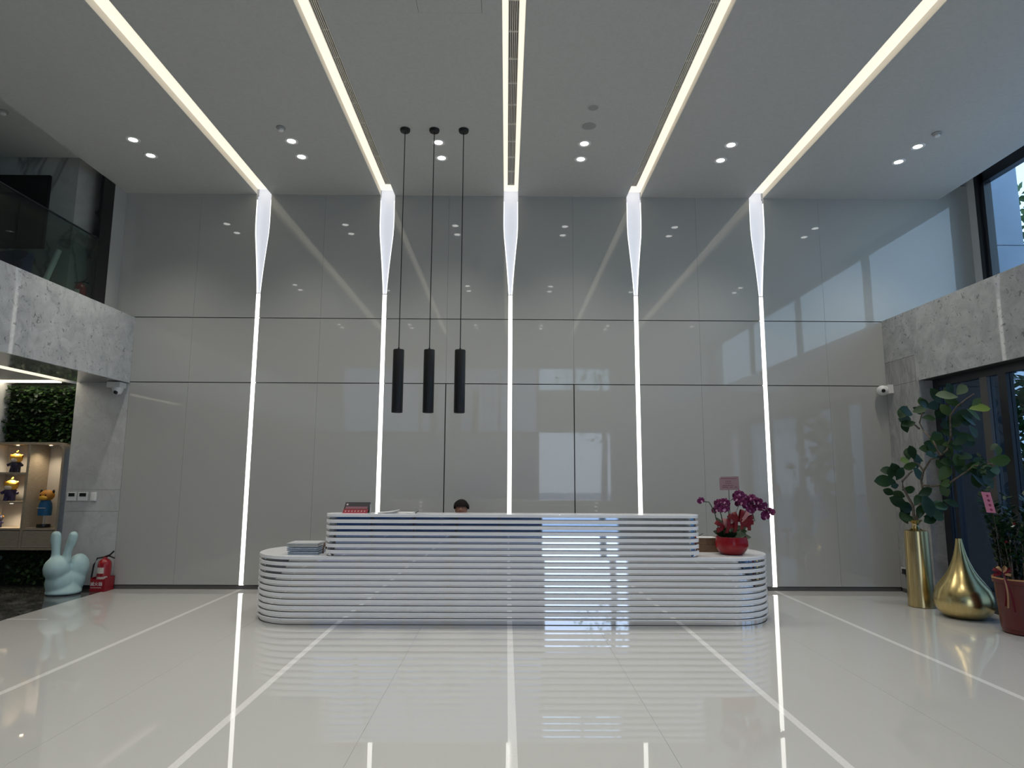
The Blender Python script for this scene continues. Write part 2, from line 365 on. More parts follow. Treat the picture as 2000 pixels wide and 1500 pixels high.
# upper window
def window(name, x, ys, z0, z1, fm, gm, fw=0.10):
    w = bpy.data.objects.new(name, None); COL.objects.link(w); w.location = (x, ys[0], z0); WL[w.name] = Vector((x, ys[0], z0)); struct(w)
    bx('window_frame', fm, w, x-0.03, x+0.08, ys[-1], ys[0], z1-fw*2.6, z1); bx('window_frame', fm, w, x-0.03, x+0.08, ys[-1], ys[0], z0, z0+0.05)
    for i, y in enumerate(ys):
        a, b = (y-fw*1.9, y) if i == 0 else (y, y+fw) if i == len(ys)-1 else (y-fw/2, y+fw/2)
        bx('mullion', fm, w, x-0.03, x+0.08, a, b, z0+0.05, z1-fw*1.2)
        if i == 0: bx('mullion', fm, w, x-0.06, x-0.03, y-0.11, y-0.05, z0+0.05, z1-fw*1.2)
    for a, b in zip(ys[:-1], ys[1:]): bx('pane', gm, w, x+0.02, x+0.03, b+0.02, a-0.02, z0+0.04, z1-0.05)
    return w
window('window_1', XUR, [-0.19, -2.9, -5.9, -8.9, YF], 3.80, 6.15, 'dark_frame', 'clear_glass')
# side glass doors
dr = bpy.data.objects.new('door_1', None); COL.objects.link(dr); dr.location = (5.78, -0.74, 0); WL[dr.name] = Vector((5.78, -0.74, 0)); struct(dr)
bx('door_frame', 'dark_frame', dr, XR+.19, XR+.28, -6.2, -0.74, 2.79, 2.889)
for y0, y1, m_ in ((-0.86, -0.74, 'dark_frame'), (-1.03, -0.97, 'dark_frame'), (-1.72, -1.60, 'dark_frame_grey'), (-2.02, -1.90, 'dark_frame'), (-3.45, -3.33, 'dark_frame'), (-4.9, -4.78, 'dark_frame'), (-6.2, -6.08, 'dark_frame')):
    bx('door_post', m_, dr, XR+.19, XR+.28, y0, y1, 0, 2.79)
for y0, y1 in ((-1.60, -0.86), (-1.90, -1.72), (-3.33, -2.02), (-4.78, -3.45), (-6.08, -4.9)):
    bx('pane', 'door_glass', dr, XR+.23, XR+.24, y0, y1, 0.0, 2.79)
    bx('door_rail', 'dark_frame', dr, XR+.21, XR+.26, y0, y1, 0.0, 0.07)
# front wall behind the viewpoint, with the open entrance
fw = struct(MB().box(-9.5, -5.6, YF-.2, YF, 0, 6.4).box(3.5, 7.4, YF-.2, YF, 0, 6.4).box(-5.6, 3.5, YF-.2, YF, 5.2, 6.4).box(1.1, 3.5, YF-.2, YF, 3.0, 4.45).build('wall_front', 'grey_marble'))
w2 = bpy.data.objects.new('window_2', None); COL.objects.link(w2); w2.location = (-2, YF, 0); WL[w2.name] = Vector((-2, YF, 0)); struct(w2)
for i in range(5):
    x0 = -5.6 + i*1.34; bx('pane', 'dark_glass', w2, x0+.04, x0+1.30, YF-.11, YF-.10, 0, 2.9); bx('pane', 'upper_glass', w2, x0+.04, x0+1.30, YF-.11, YF-.10, 3.02, 5.2)  # unseen upper panes, tinted clearer to add daylight on desk and walls
    bx('mullion', 'dark_frame', w2, x0-.04, x0+.04, YF-.18, YF-.02, 0, 5.2)
bx('mullion', 'dark_frame', w2, 1.02, 1.10, YF-.18, YF-.02, 0, 5.2); bx('mullion', 'dark_frame', w2, -5.6, 1.1, YF-.18, YF-.02, 2.9, 3.02)
w3 = bpy.data.objects.new('window_3', None); COL.objects.link(w3); w3.location = (2.3, YF, 4.45); WL[w3.name] = Vector((2.3, YF, 4.45)); struct(w3)
bx('pane', 'clear_glass', w3, 1.1, 3.5, YF-.11, YF-.10, 4.45, 5.2); bx('mullion', 'dark_frame', w3, 2.26, 2.34, YF-.18, YF-.02, 4.45, 5.2)

# ================================================================== LIGHT FITTINGS
ordn = ['leftmost', 'second from left', 'middle', 'fourth from left', 'rightmost']
for i, x in enumerate(XS):
    t = thing('wall_light_strip', (x, 0.0, 0.05), f'glowing vertical white light strip with flared top, {ordn[i]} on the grey wall', 'light strip', 'vertical wall light strips')
    bx('diffuser', 'strip_emit', t, x-.030, x+.030, 0.006, 0.03, 0.055, 4.236)
    b = MB(); zz = [4.245, 4.43, 4.66, 4.9, 5.15, 5.3, 5.45, 5.7, 5.93]
    for z in zz:
        y = 0.026 + 0.06*min(1, (z-4.24)/1.2); w = funnel_w(z)+0.02; b.v += [(x-w, y, z), (x+w, y, z)]
    for k in range(len(zz)-1): b.face([2*k, 2*k+1, 2*k+3, 2*k+2])
    tag(b.build('flared_backing', 'funnel_glow', t), 'bluish white flared recess')
    for s in (-1, 1):
        e = MB(); 
        for z in zz[:-1]:
            w = funnel_w(z); e.v += [(x+s*(w-0.014), .012, z), (x+s*(w-.001), .003, z)]
        for k in range(len(zz)-2): e.face([2*k, 2*k+1, 2*k+3, 2*k+2] if s > 0 else [2*k+1, 2*k, 2*k+2, 2*k+3])
        e.build('edge_light', 'funnel_edge', t)
    bx('joint_clip', 'label_cream', t, x-.03, x+.03, 0.004, 0.02, 4.236, 4.246)
for i, x in enumerate(XS):
    t = thing('cove_light', (x, -5, ZC), f'warm white recessed ceiling light cove, {ordn[i]} of five', 'cove light', 'ceiling light coves')
    bx('diffuser', 'cove_emit', t, x-.111, x+.111, -10.0, 0.02, ZC+CD, ZC+CD+.02)
    for s in (-1, 1):
        bx('cove_side', 'cove_white', t, *(sorted((x+s*.111, x+s*.107))), -10.0, 0.0, ZC+.002, ZC+CD)
    bx('cove_end', 'cove_white', t, x-.107, x+.107, -10.0, -9.985, ZC+.002, ZC+CD)
    if i in (1, 2, 3):
        g = thing('air_grille', (x, -5, ZC+CD-.03), f'long slotted air grille inside the {ordn[i]} ceiling cove', 'air grille', 'linear air grilles')
        x += (0, .055, 0, -.055)[i]; 
        bx('backing', 'grille_dark', g, x-.047, x+.047, -9.9, -0.25, ZC+CD-.008, ZC+CD-.001)
        for k in range(6):
            xx = x-.047+.0188*k; bx('fin', 'grille_metal', g, xx-.0045, xx+.0045, -9.9, -0.25, ZC+CD-.03, ZC+CD-.008)
        for k in range(24): 
            yy = -0.25 - .42*k; bx('cross_bar', 'grille_metal', g, x-.047, x+.047, yy-.006, yy+.006, ZC+CD-.026, ZC+CD-.010)
DLX = [-4.755, -2.753, -0.887, 0.972, 2.846, 5.243]
bays = ['over the mezzanine edge at left', 'between the first and second coves', 'between the second and middle coves', 'between the middle and fourth coves', 'between the fourth and rightmost coves', 'right of the rightmost cove']
def downlight(x, y, label):
    t = thing('downlight', (x, y, ZC), label, 'downlight', 'recessed ceiling downlights')
    b = MB(); b.lathe([(.052, -.002), (.060, -.006), (.076, -.009), (.084, -.004), (.086, 0.0)], (x, y, ZC), 28, cap=False); b.build('trim_ring', 'white_plastic', t, smooth=True)
    b = MB(); b.lathe([(0.0, -.004), (.053, -.003)], (x, y, ZC), 28, cap=False); b.build('lens', 'down_emit', t)
    l = bpy.data.lights.new('downlight_beam', 'SPOT'); l.energy = DOWN_W; l.spot_size = math.radians(104); l.spot_blend = 1.0; l.shadow_soft_size = 0.06; l.color = (1.0, 0.95, 0.86)
    lo = bpy.data.objects.new('downlight_beam', l); COL.objects.link(lo); lo.parent = t; lo.location = (0, 0, -0.02)
for i, x in enumerate(DLX):
    for y, w in ((-1.19, 'nearer the grey wall'), (-1.60, 'farther from the grey wall')):
        downlight(x, y, f'lit round ceiling downlight {bays[i]}, {w}')
for i, x in enumerate(DLX):
    for y in (-4.75, -5.15, -8.6, -9.0):
        if i == 5 and y < -8.8: continue
        rw = {-4.75: 'first', -5.15: 'second', -8.6: 'third', -9.0: 'fourth'}[y]
        bay = ('far left', 'left', 'left of centre', 'right of centre', 'right', 'far right')[i]
        downlight(x, y, f'ceiling downlight above the viewpoint, {rw} row, {bay} bay')
# ceiling fittings
def smoke(x, y, z, label):
    t = thing('smoke_detector', (x, y, z), label, 'smoke detector', 'ceiling smoke detectors')
    MB().lathe([(.055, 0), (.055, -.012), (.048, -.02), (.03, -.022)], (x, y, z), 24).build('base', 'grey_plastic', t, smooth=True)
    MB().lathe([(.03, -.021), (.032, -.04), (.024, -.05), (.0, -.052)], (x, y, z), 24, cap=False).build('sensor_head', 'white_plastic', t, smooth=True)
smoke(-2.773, -1.926, ZC, 'small round smoke detector beside the leftmost ceiling cove')
smoke(5.272, -1.93, ZC, 'small round smoke detector near the upper right window')
smoke(-6.10, -2.00, 5.92, 'small white smoke detector above the mezzanine')
for y, m_, lab, r in ((-2.422, 'black_metal', 'dark round recessed ceiling fitting farther from the wall', .058), (-2.024, 'grey_plastic', 'flat grey round ceiling speaker beside the downlights', .085)):
    t = thing('ceiling_speaker', (0.975, y, ZC), lab, 'ceiling speaker')
    MB().lathe([(r, -.002), (r+.006, -.006), (r+.018, -.004), (r+.02, 0)], (0.975, y, ZC), 28, cap=False).build('rim', 'ceiling_paint', t, smooth=True)
    MB().lathe([(0, -.003), (r, -.003)], (0.975, y, ZC), 28, cap=False).build('mesh_cover', 'grey_plastic', t)
h = thing('ceiling_hatch', (-.54, -4.24, ZC), 'flush square access hatch outlined in the ceiling, at the top edge', 'hatch')
bx('hatch_panel', 'ceiling_paint', h, -.825, -.249, -4.53, -3.95, ZC-.004, ZC+.001)
for a in ((-.829, -.825, -4.534, -3.946), (-.249, -.245, -4.534, -3.946), (-.825, -.249, -3.95, -3.946), (-.825, -.249, -4.534, -4.53)): bx('frame', 'grille_dark', h, *a, ZC-.0015, ZC+.001)
# pendants
pn = ['left', 'middle', 'right']
for i, x in enumerate((-1.262, -0.905, -0.546)):
    y = -1.91
    t = thing('pendant_lamp', (x, y, 2.30), f'long black cylinder pendant lamp on a thin cord, {pn[i]} one of the row', 'pendant lamp', 'black cylinder pendants')
    MB().lathe([(.062, 0), (.062, -.02), (.055, -.035), (.02, -.04)], (x, y, ZC), 28).build('ceiling_rose', 'black_metal', t, smooth=True)
    MB().tube([(x, y, ZC-.03), (x, y, 3.03)], .0055, 8).build('cord', 'black_metal', t, smooth=True)
    MB().lathe([(.055, 2.32), (.060, 2.30), (.063, 2.302), (.064, 2.31), (.064, 3.028), (.060, 3.036), (.012, 3.038), (.010, 3.06)], (x, y, 0), 32).build('lamp_shade', 'black_metal', t, smooth=True)
    MB().lathe([(0, 2.325), (.055, 2.325)], (x, y, 0), 24, cap=False).build('reflector', 'grey_plastic', t)
# annex ceiling cove light (left)
a = thing('annex_light', (-6.4, -0.6, 3.02), 'warm lit ceiling slot in the alcove at far left', 'cove light')
bx('diffuser', 'annex_emit', a, -6.53, -6.22, -3.5, 0.2, 3.015, 3.028)
bx('diffuser', 'annex_emit', a, -7.9, -6.6, 0.06, 0.22, 2.915, 2.928)

# ================================================================== RECEPTION DESK
DY = -2.15
desk = thing('reception_desk', (0.05, DY+.5, 0), 'long white slatted reception desk with mirrored gaps and rounded ends', 'reception desk')
P0, PIT, TH = 1.1525, 0.065, 0.0185
DX0, DX1, DYB, DR = -2.82, 3.0, -0.98, 0.55
UX0, UX1, UYB, UR = -1.985, 2.135, -1.86, 0.14
low = rrect(DX0, DX1, DY, DYB, DR, 16); lowi = rrect(DX0+.025, DX1-.025, DY+.025, DYB-.025, DR-.025, 16)
up = rrect(UX0, UX1, DY, UYB, UR, 10); upi = rrect(UX0+.025, UX1-.025, DY+.025, UYB-.025, UR-.025, 10)
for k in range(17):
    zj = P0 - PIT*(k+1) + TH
    dark_ring = MB().prism(rrect(UX0+.020, UX1-.020, DY+.020, UYB-.020, UR-.020, 10) if k < 7 else rrect(DX0+.020, DX1-.020, DY+.020, DYB-.020, DR-.020, 16), zj-.001, zj+.006).build('dark_ring', 'dark_frame_grey', desk, smooth=True)  # thin dark ring along the bottom of each slat gap
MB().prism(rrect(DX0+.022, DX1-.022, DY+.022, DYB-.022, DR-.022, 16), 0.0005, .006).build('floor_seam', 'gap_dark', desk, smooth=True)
core = MB().prism(lowi, 0.0, 0.70).build('mirror_core', 'chrome', desk, smooth=True); tag(core, 'mirror polished steel behind the slats')
core2 = MB().prism(upi, 0.71, 1.15).build('mirror_core', 'chrome', desk, smooth=True); tag(core2, 'mirror polished steel behind the slats')
for k in range(0, 18):
    z = P0 - PIT*k
    if k <= 6:
        nm = 'counter_top' if k == 0 else 'slat'
        o = MB().prism(up, z-TH, z+TH-(0.003 if k == 0 else 0)).build(nm, 'desk_white', desk, smooth=True, bevel=0.003)
    else:
        nm = 'counter_top' if k == 7 else 'slat'
        o = MB().prism(low, z-(TH if k < 17 else -.004), z+TH).build(nm, 'desk_white', desk, smooth=True, bevel=0.003)
ZT = P0 - PIT*7 + TH     # lower counter top height
ZU = P0 + TH - .003
LEAVES = [(5.11,-1.15,2.42,160,0.194,'d'), (5.15,-1.04,2.33,180,0.171,'p'), (5.15,-1.11,2.27,190,0.156,'d'), (5.31,-1.15,2.54,100,0.117,'m'), (5.32,-1.08,2.45,20,0.144,'p'), (5.17,-1.58,2.45,10,0.16,'d'), (5.15,-1.87,2.54,170,0.201,'p'), (5.38,-1.8,2.62,40,0.167,'p'), (5.22,-1.83,2.62,120,0.131,'d'), (5.21,-2.25,2.42,50,0.101,'m'), (5.42,-2.01,2.38,5,0.186,'l'), (5.28,-2.1,2.3,-40,0.16,'m'), (5.38,-1.5,2.4,120,0.161,'m'), (5.28,-1.92,2.3,10,0.2,'d'), (5.32,-1.96,2.25,-30,0.175,'d'), (5.19,-2.19,2.1,-60,0.136,'d'), (5.32,-1.88,2.06,-20,0.177,'d'), (5.38,-1.64,2.25,200,0.183,'d'), (5.29,-1.62,2.22,190,0.159,'d'), (5.35,-1.6,2.13,170,0.184,'d'), (5.33,-1.6,1.98,0,0.159,'m'), (5.17,-1.99,2.01,30,0.151,'d'), (5.36,-1.35,2.02,150,0.19,'m'), (5.31,-1.21,1.94,170,0.18,'d'), (5.15,-1.13,1.9,110,0.156,'d'), (4.99,-1.23,1.8,180,0.128,'l'), (5.38,-0.85,1.8,90,0.175,'d'), (5.15,-1.07,1.73,200,0.144,'m'), (5.01,-0.98,1.67,120,0.185,'d'), (4.9,-0.92,1.54,180,0.226,'d'), (4.99,-0.98,1.48,190,0.106,'d'), (5.34,-0.91,1.64,-60,0.173,'d'), (4.99,-1.1,1.63,60,0.156,'d'), (5.18,-0.95,1.43,0,0.146,'m'), (4.97,-1.08,1.37,160,0.144,'d'), (5.07,-0.9,1.27,150,0.2,'d'), (5.13,-0.92,1.21,-20,0.2,'d'), (5.13,-1.2,1.31,60,0.142,'d'), (5.19,-1.26,1.41,30,0.153,'d'), (5.21,-1.26,1.25,-80,0.256,'d'), (5.41,-1.16,1.24,0,0.207,'m'), (5.27,-1.21,1.08,200,0.167,'d'), (5.32,-1.25,1.13,-30,0.179,'m'), (5.19,-1.13,1.16,80,0.143,'d'), (5.07,-1.06,1.08,175,0.157,'d'), (5.25,-1.56,1.64,60,0.185,'m'), (5.24,-1.58,1.52,10,0.135,'l'), (5.31,-1.44,1.44,-70,0.15,'m'), (5.31,-1.55,1.29,-20,0.148,'d'), (5.39,-1.31,1.73,120,0.152,'m'), (5.33,-1.72,1.77,110,0.181,'m'), (5.4,-1.72,1.84,20,0.181,'d'), (5.38,-2.02,1.71,0,0.208,'m'), (5.42,-1.9,1.76,40,0.165,'d'), (5.33,-2.15,1.65,-20,0.182,'d'), (5.19,-2.54,1.77,0,0.183,'m'), (5.38,-2.28,1.88,80,0.101,'m'), (5.41,-2.04,1.55,-60,0.162,'d'), (5.39,-1.94,1.57,-50,0.176,'d'), (5.3,-2.32,1.67,0,0.133,'m'), (5.34,-1.9,1.7,10,0.177,'d'), (5.21,-1.44,1.86,170,0.175,'d'), (5.38,-1.46,1.91,90,0.162,'m'), (5.3,-1.4,2.09,30,0.176,'d'), (5.23,-1.32,2.49,150,0.127,'d'), (5.17,-1.48,2.31,0,0.137,'d'), (5.38,-1.82,2.0,-10,0.167,'d'), (5.42,-1.58,2.49,150,0.172,'d')]
BRANCHES = [[(5.15, -1.06, 1.03), (5.15, -1.06, 1.23), (5.11, -1.06, 1.31), (5.04, -1.06, 1.46), (5.04, -1.06, 1.54), (5.14, -1.06, 1.64), (5.18, -1.06, 1.67)], [(5.18, -1.06, 1.04), (5.21, -1.06, 1.17), (5.3, -1.06, 1.36), (5.28, -1.06, 1.54), (5.3, -1.09, 1.67), (5.3, -1.25, 1.81), (5.3, -1.45, 1.86), (5.3, -1.57, 1.92)], [(5.29, -1.06, 1.49), (5.3, -1.25, 1.48), (5.3, -1.42, 1.5), (5.3, -1.55, 1.52), (5.3, -1.71, 1.59), (5.3, -1.85, 1.65), (5.3, -1.99, 1.72), (5.3, -2.29, 1.74)], [(5.3, -1.57, 1.92), (5.3, -1.66, 2.08), (5.3, -1.67, 2.25), (5.3, -1.68, 2.32), (5.3, -1.81, 2.42), (5.3, -1.96, 2.48), (5.3, -2.1, 2.53)], [(5.3, -1.09, 1.67), (5.26, -1.06, 1.76), (5.17, -1.06, 1.78)], [(5.3, -1.45, 1.86), (5.3, -1.32, 2.04), (5.3, -1.16, 2.17), (5.3, -1.09, 2.28), (5.3, -1.17, 2.42)], [(5.3, -1.08, 2.2), (5.25, -1.06, 2.26)]]
FLOWERS = [(2.2, -1.932, 1.316), (2.442, -1.79, 1.284), (2.461, -1.868, 1.303), (2.483, -1.92, 1.305), (2.42, -1.891, 1.243), (2.499, -1.796, 1.262), (2.424, -1.775, 1.206), (2.441, -1.941, 1.215), (2.528, -1.827, 1.271), (2.465, -1.941, 1.23), (2.642, -1.806, 1.371), (2.654, -1.884, 1.389), (2.732, -1.774, 1.378), (2.714, -1.754, 1.338), (2.728, -1.849, 1.357), (2.689, -1.75, 1.284), (2.717, -1.888, 1.267), (2.671, -1.935, 1.299), (2.771, -1.83, 1.295), (2.615, -1.944, 1.337), (2.783, -1.911, 1.344), (2.774, -1.868, 1.327), (2.835, -1.828, 1.303), (2.762, -1.919, 1.215), (2.726, -1.942, 1.209), (2.835, -1.776, 1.231), (2.875, -1.887, 1.306), (2.901, -1.758, 1.308), (2.925, -1.771, 1.239), (2.94, -1.874, 1.259), (2.868, -1.858, 1.235), (2.927, -1.846, 1.235), (3.013, -1.821, 1.196), (3.028, -1.831, 1.181), (2.964, -1.838, 1.135), (2.951, -1.826, 1.165)]
STEMS = [[(2.422, -1.85, 0.959), (2.383, -1.85, 1.164), (2.347, -1.85, 1.248), (2.318, -1.85, 1.298), (2.263, -1.85, 1.302), (2.232, -1.85, 1.301)], [(2.483, -1.85, 0.936), (2.453, -1.85, 1.149), (2.422, -1.85, 1.264), (2.467, -1.85, 1.31), (2.514, -1.85, 1.31)], [(2.522, -1.85, 0.936), (2.539, -1.85, 1.149), (2.537, -1.85, 1.295), (2.593, -1.85, 1.334), (2.65, -1.85, 1.38), (2.727, -1.85, 1.35), (2.827, -1.85, 1.296), (2.896, -1.85, 1.273), (3.009, -1.85, 1.19)], [(2.576, -1.85, 0.936), (2.609, -1.85, 1.15), (2.661, -1.85, 1.272), (2.74, -1.85, 1.288), (2.784, -1.85, 1.227), (2.813, -1.85, 1.166), (2.836, -1.85, 1.082)]]
# ---- person behind the counter (only the top of the head shows over it)
px_, py_ = -0.60, -0.50
off = thing('office_chair', (px_, py_+.05, 0), 'dark office chair hidden behind the reception desk', 'chair')
MB().prism(rrect(px_-.24, px_+.24, py_-.18, py_+.28, .08), .40, .46).build('seat', 'shirt', off, bevel=.01)
MB().prism(rrect(px_-.22, px_+.22, py_+.25, py_+.29, .02), .52, .92).build('backrest', 'shirt', off, bevel=.01)
MB().tube([(px_, py_+.27, .43), (px_, py_+.30, .55)], .02).build('back_post', 'black_metal', off)
MB().tube([(px_, py_+.05, .05), (px_, py_+.05, .40)], .025).build('gas_post', 'black_metal', off)
for k in range(5):
    a = 2*PI*k/5+.3
    MB().tube([(px_, py_+.05, .07), (px_+.27*math.cos(a), py_+.05+.27*math.sin(a), .03)], [.02, .013]).build('leg', 'black_metal', off)
pers = thing('person', (px_, py_, 0), 'person with short dark hair seated behind the counter, only forehead showing', 'person')
body = bpy.data.meshes.new('body')
J = {'pel': (0, .05, .53), 'sp': (0, .04, .70), 'ch': (0, .03, .87), 'nk': (0, .0, 1.0), 'hb': (0, -.02, 1.07), 'hm': (0, -.035, 1.145), 'ht': (0, -.02, 1.215)}
R_ = {'pel': (.15, .11), 'sp': (.135, .10), 'ch': (.15, .11), 'nk': (.055, .055), 'hb': (.062, .07), 'hm': (.078, .095), 'ht': (.062, .075)}
names = list(J); E_ = [(i, i+1) for i in range(6)]
for s in (-1, 1):
    for nm, p, r, par in ((f'sh{s}', (s*.17, .03, .92), .055, 'ch'), (f'el{s}', (s*.23, -.10, .72), .042, f'sh{s}'), (f'wr{s}', (s*.16, -.30, .77), .028, f'el{s}'), (f'ha{s}', (s*.14, -.38, .765), .03, f'wr{s}'),
                          (f'hp{s}', (s*.10, .02, .53), .09, 'pel'), (f'kn{s}', (s*.13, -.38, .52), .06, f'hp{s}'), (f'an{s}', (s*.13, -.34, .10), .04, f'kn{s}'), (f'to{s}', (s*.13, -.46, .04), .035, f'an{s}'), (f'ear{s}', (s*.085, -.02, 1.14), .014, 'hm')):
        names.append(nm); J[nm] = p; R_[nm] = (r, r); E_.append((names.index(par), len(names)-1))
names.append('nose'); J['nose'] = (0, -.14, 1.13); R_['nose'] = (.012, .014); E_.append((names.index('hm'), len(names)-1))
body.from_pydata([J[n] for n in names], E_, []); body.materials.append(MATS['skin'])
bo = bpy.data.objects.new('body', body); COL.objects.link(bo); bo.parent = pers
sk = bo.modifiers.new('skin', 'SKIN'); sk.use_smooth_shade = True
if body.skin_vertices:
    for i, n in enumerate(names): body.skin_vertices[0].data[i].radius = R_[n]
    body.skin_vertices[0].data[0].use_root = True
sd = bo.modifiers.new('sub', 'SUBSURF'); sd.levels = 1; sd.render_levels = 2
hb = MB()
for k in range(9):
    t = PI*0.56*k/8
    for i in range(28):
        a = 2*PI*i/28; wob = 1+.05*math.sin(5*a+k)+.03*math.sin(9*a)
        cut = 1.0 if math.sin(a) > -0.25 else 0.80
        tt = t*cut
        hb.v.append((px_+.104*wob*math.sin(tt)*math.cos(a), py_-.025+.108*wob*math.sin(tt)*math.sin(a), 1.158+.112*math.cos(tt)))
for k in range(8):
    for i in range(28):
        j = (i+1) % 28; hb.face([k*28+i, (k+1)*28+i, (k+1)*28+j, k*28+j])
hb.build('hair', 'hair', pers, smooth=True)
tb = MB(); tb.lathe([(.10, .56), (.17, .62), (.165, .75), (.18, .88), (.15, .955), (.075, 1.0)], (0, 0, 0), 24, cap=False)
tb.v = [(x+px_, y*.72+py_+.035, z) for x, y, z in tb.v]
for s in (-1, 1): tb.tube([(px_+s*.13, py_+.03, .93), (px_+s*.19, py_+.02, .90), (px_+s*.235, py_-.09, .73)], [.07, .065, .055], 10)
tb.build('shirt', 'shirt', pers, smooth=True)

# ---- things on the desk
cl = [('lowest folded grey-blue cloth of the stack on the desk', 'cloth_blue'), ('middle folded grey-blue cloth of the stack on the desk', 'cloth_blue'), ('topmost folded pale grey cloth of the stack on the desk', 'cloth_grey')]
z = ZT+.001
for i, (lab, m_) in enumerate(cl):
    hgt = (.036, .038, .046)[i]; x0, x1 = ((-2.385, -2.06), (-2.40, -2.065), (-2.41, -2.07))[i]
    b = MB(); prof = []
    for q in range(2):     # folded in two: two rounded layers
        za, zb = z+q*hgt/2, z+(q+1)*hgt/2-.003; r = (zb-za)/2
        pr = [(x1, za)] + [(x0+r-r*math.sin(PI*t/6)*2.2, za+r-r*math.cos(PI*t/6)) for t in range(7)] + [(x1, zb)]
        b.prism_y(pr, -2.04+.01*i, -1.74)
    o = b.build('folded_cloth', m_, None, smooth=True, bevel=.008, origin=(-2.2, -1.9, z)); tag(o, lab, 'cloth', 'folded cloths on the desk'); z += hgt+.0035
rp = MB(); rp.tube([(-2.035, -1.93, ZT+.012), (-2.03, -1.95, ZT+.05), (-2.025, -1.93, ZT+.09), (-2.03, -1.90, ZT+.11), (-2.02, -1.86, ZT+.08), (-2.03, -1.83, ZT+.02)], .012)
tag(rp.build('brown_strap', 'rope', None, smooth=True, origin=(-2.03, -1.9, ZT)), 'brown strap lying between the cloth stack and upper counter', 'strap')
# tent sign
sg = thing('tent_sign', (-1.64, -2.03, ZU), 'dark and red tent sign standing on the upper counter', 'sign')
def slab(u0, u1, v0, v1, d, name, m_, lab=None):
    # panel leaning back: u along x, v up the slope (0..1)
    h0 = .118; lean = .055
    def P(u, v, dd): return (-1.80+.273*u + .022*v, -2.085+lean*v-.0*dd, ZU+.002+h0*v)
    n = Vector((0, -h0, lean)).normalized()
    b = MB(); q = [Vector(P(u, v, 0)) for u, v in ((u0, v0), (u1, v0), (u1, v1), (u0, v1))]
    b.v = [tuple(p + n*d) for p in q] + [tuple(p + n*(d-.004)) for p in q]
    for f_ in ((0,1,2,3), (7,6,5,4), (0,4,5,1), (1,5,6,2), (2,6,7,3), (3,7,4,0)): b.face(list(f_))
    o = b.build(name, m_, SGP or sg)
    if lab: tag(o, lab)
    return o
SGP = None
SGP = slab(0, 1, 0, 1, 0, 'front_panel', 'sign_black', 'black and red printed face')
slab(0, 1, 0.0, .36, .0012, 'red_band', 'sign_red'); slab(.06, .94, .40, .60, .0012, 'mauve_band', 'sign_mauve'); slab(0, 1, -.02, .03, .002, 'bottom_lip', 'pink_tag')
slab(.06, .13, .72, .86, .0016, 'emblem', 'sign_white')
for k in range(7):
    u = .07+.128*k
    slab(u, u+.07, .20, .225, .002, 'character', 'sign_white'); slab(u+.012, u+.058, .13, .155, .002, 'character', 'sign_white'); slab(u+.028, u+.042, .10, .26, .002, 'character', 'sign_white')
b = MB(); b.v = [(-1.778, -2.03, ZU+.118), (-1.505, -2.03, ZU+.118), (-1.527, -1.955, ZU+.001), (-1.80, -1.955, ZU+.001)]; b.v += [(x, y+.004, z_) for x, y, z_ in b.v]
for f_ in ((3,2,1,0), (4,5,6,7), (0,1,5,4), (1,2,6,5), (2,3,7,6), (3,0,4,7)): b.face(list(f_))
b.build('back_panel', 'sign_black', sg)
tag(bx('card_slip', 'paper', None, -1.515, -1.500, -2.02, -2.016, ZU+.001, ZU+.10), 'small white paper slip behind the tent sign', 'paper')
# papers on the counter
def sheet(x0, x1, y0, y1, z0, curl, lab, n=8):
    b = MB()
    for i in range(n+1):
        t = i/n
        for y in (y0, y1): b.v.append((x0+(x1-x0)*t, y, z0+curl*(t**2)))
    b.v += [(x, y, z_+.008) for x, y, z_ in b.v]; N = 2*(n+1)
    for i in range(n):
        b.face([2*i, 2*i+1, 2*i+3, 2*i+2]); b.face([N+2*i, N+2*i+2, N+2*i+3, N+2*i+1]); b.face([2*i, 2*i+2, N+2*i+2, N+2*i]); b.face([2*i+1, N+2*i+1, N+2*i+3, 2*i+3])
    b.face([0, N, N+1, 1]); b.face([2*n, 2*n+1, N+2*n+1, N+2*n])
    tag(b.build('paper_stack', 'paper', None, origin=(x0, y0, z0)), lab, 'paper')
sheet(-1.42, -1.20, -2.06, -1.90, ZU+.001, .028, 'curled white papers on the counter beside the light strip')
sheet(-1.24, -1.03, -2.04, -1.88, ZU+.001, .0, 'flat white papers on the counter right of the curled ones')
pen = MB().tube([(-1.00, -2.05, ZU+.006), (-0.985, -1.95, ZU+.016)], .006).build('pen', 'black_plastic', None, origin=(-1, -2, ZU)); tag(pen, 'dark pen lying beside the white papers on the counter', 'pen')
# box behind the orchid
cbx = thing('cardboard_box', (2.36, -1.62, ZT), 'brown cardboard box behind the red orchid pot', 'box')
bx('carton', 'cardboard', cbx, 2.17, 2.52, -1.64, -1.40, ZT+.001, ZT+.155)
bx('lid_seam', 'gap_dark', cbx, 2.169, 2.521, -1.641, -1.399, ZT+.085, ZT+.088)
tag(bx('leaflet', 'paper', None, 2.20, 2.46, -1.63, -1.45, ZT+.157, ZT+.163), 'white leaflet lying on top of the cardboard box', 'paper')
eg = MB().tube([(2.165, -1.62, ZT+.17), (2.26, -1.61, ZT+.185), (2.32, -1.57, ZT+.205)], .004).tube([(2.18, -1.60, ZT+.169), (2.25, -1.61, ZT+.18)], .003)
tag(eg.build('black_cable', 'black_plastic', None, origin=(2.2, -1.75, ZT+.16)), 'thin black cable on top of the cardboard box', 'cable')

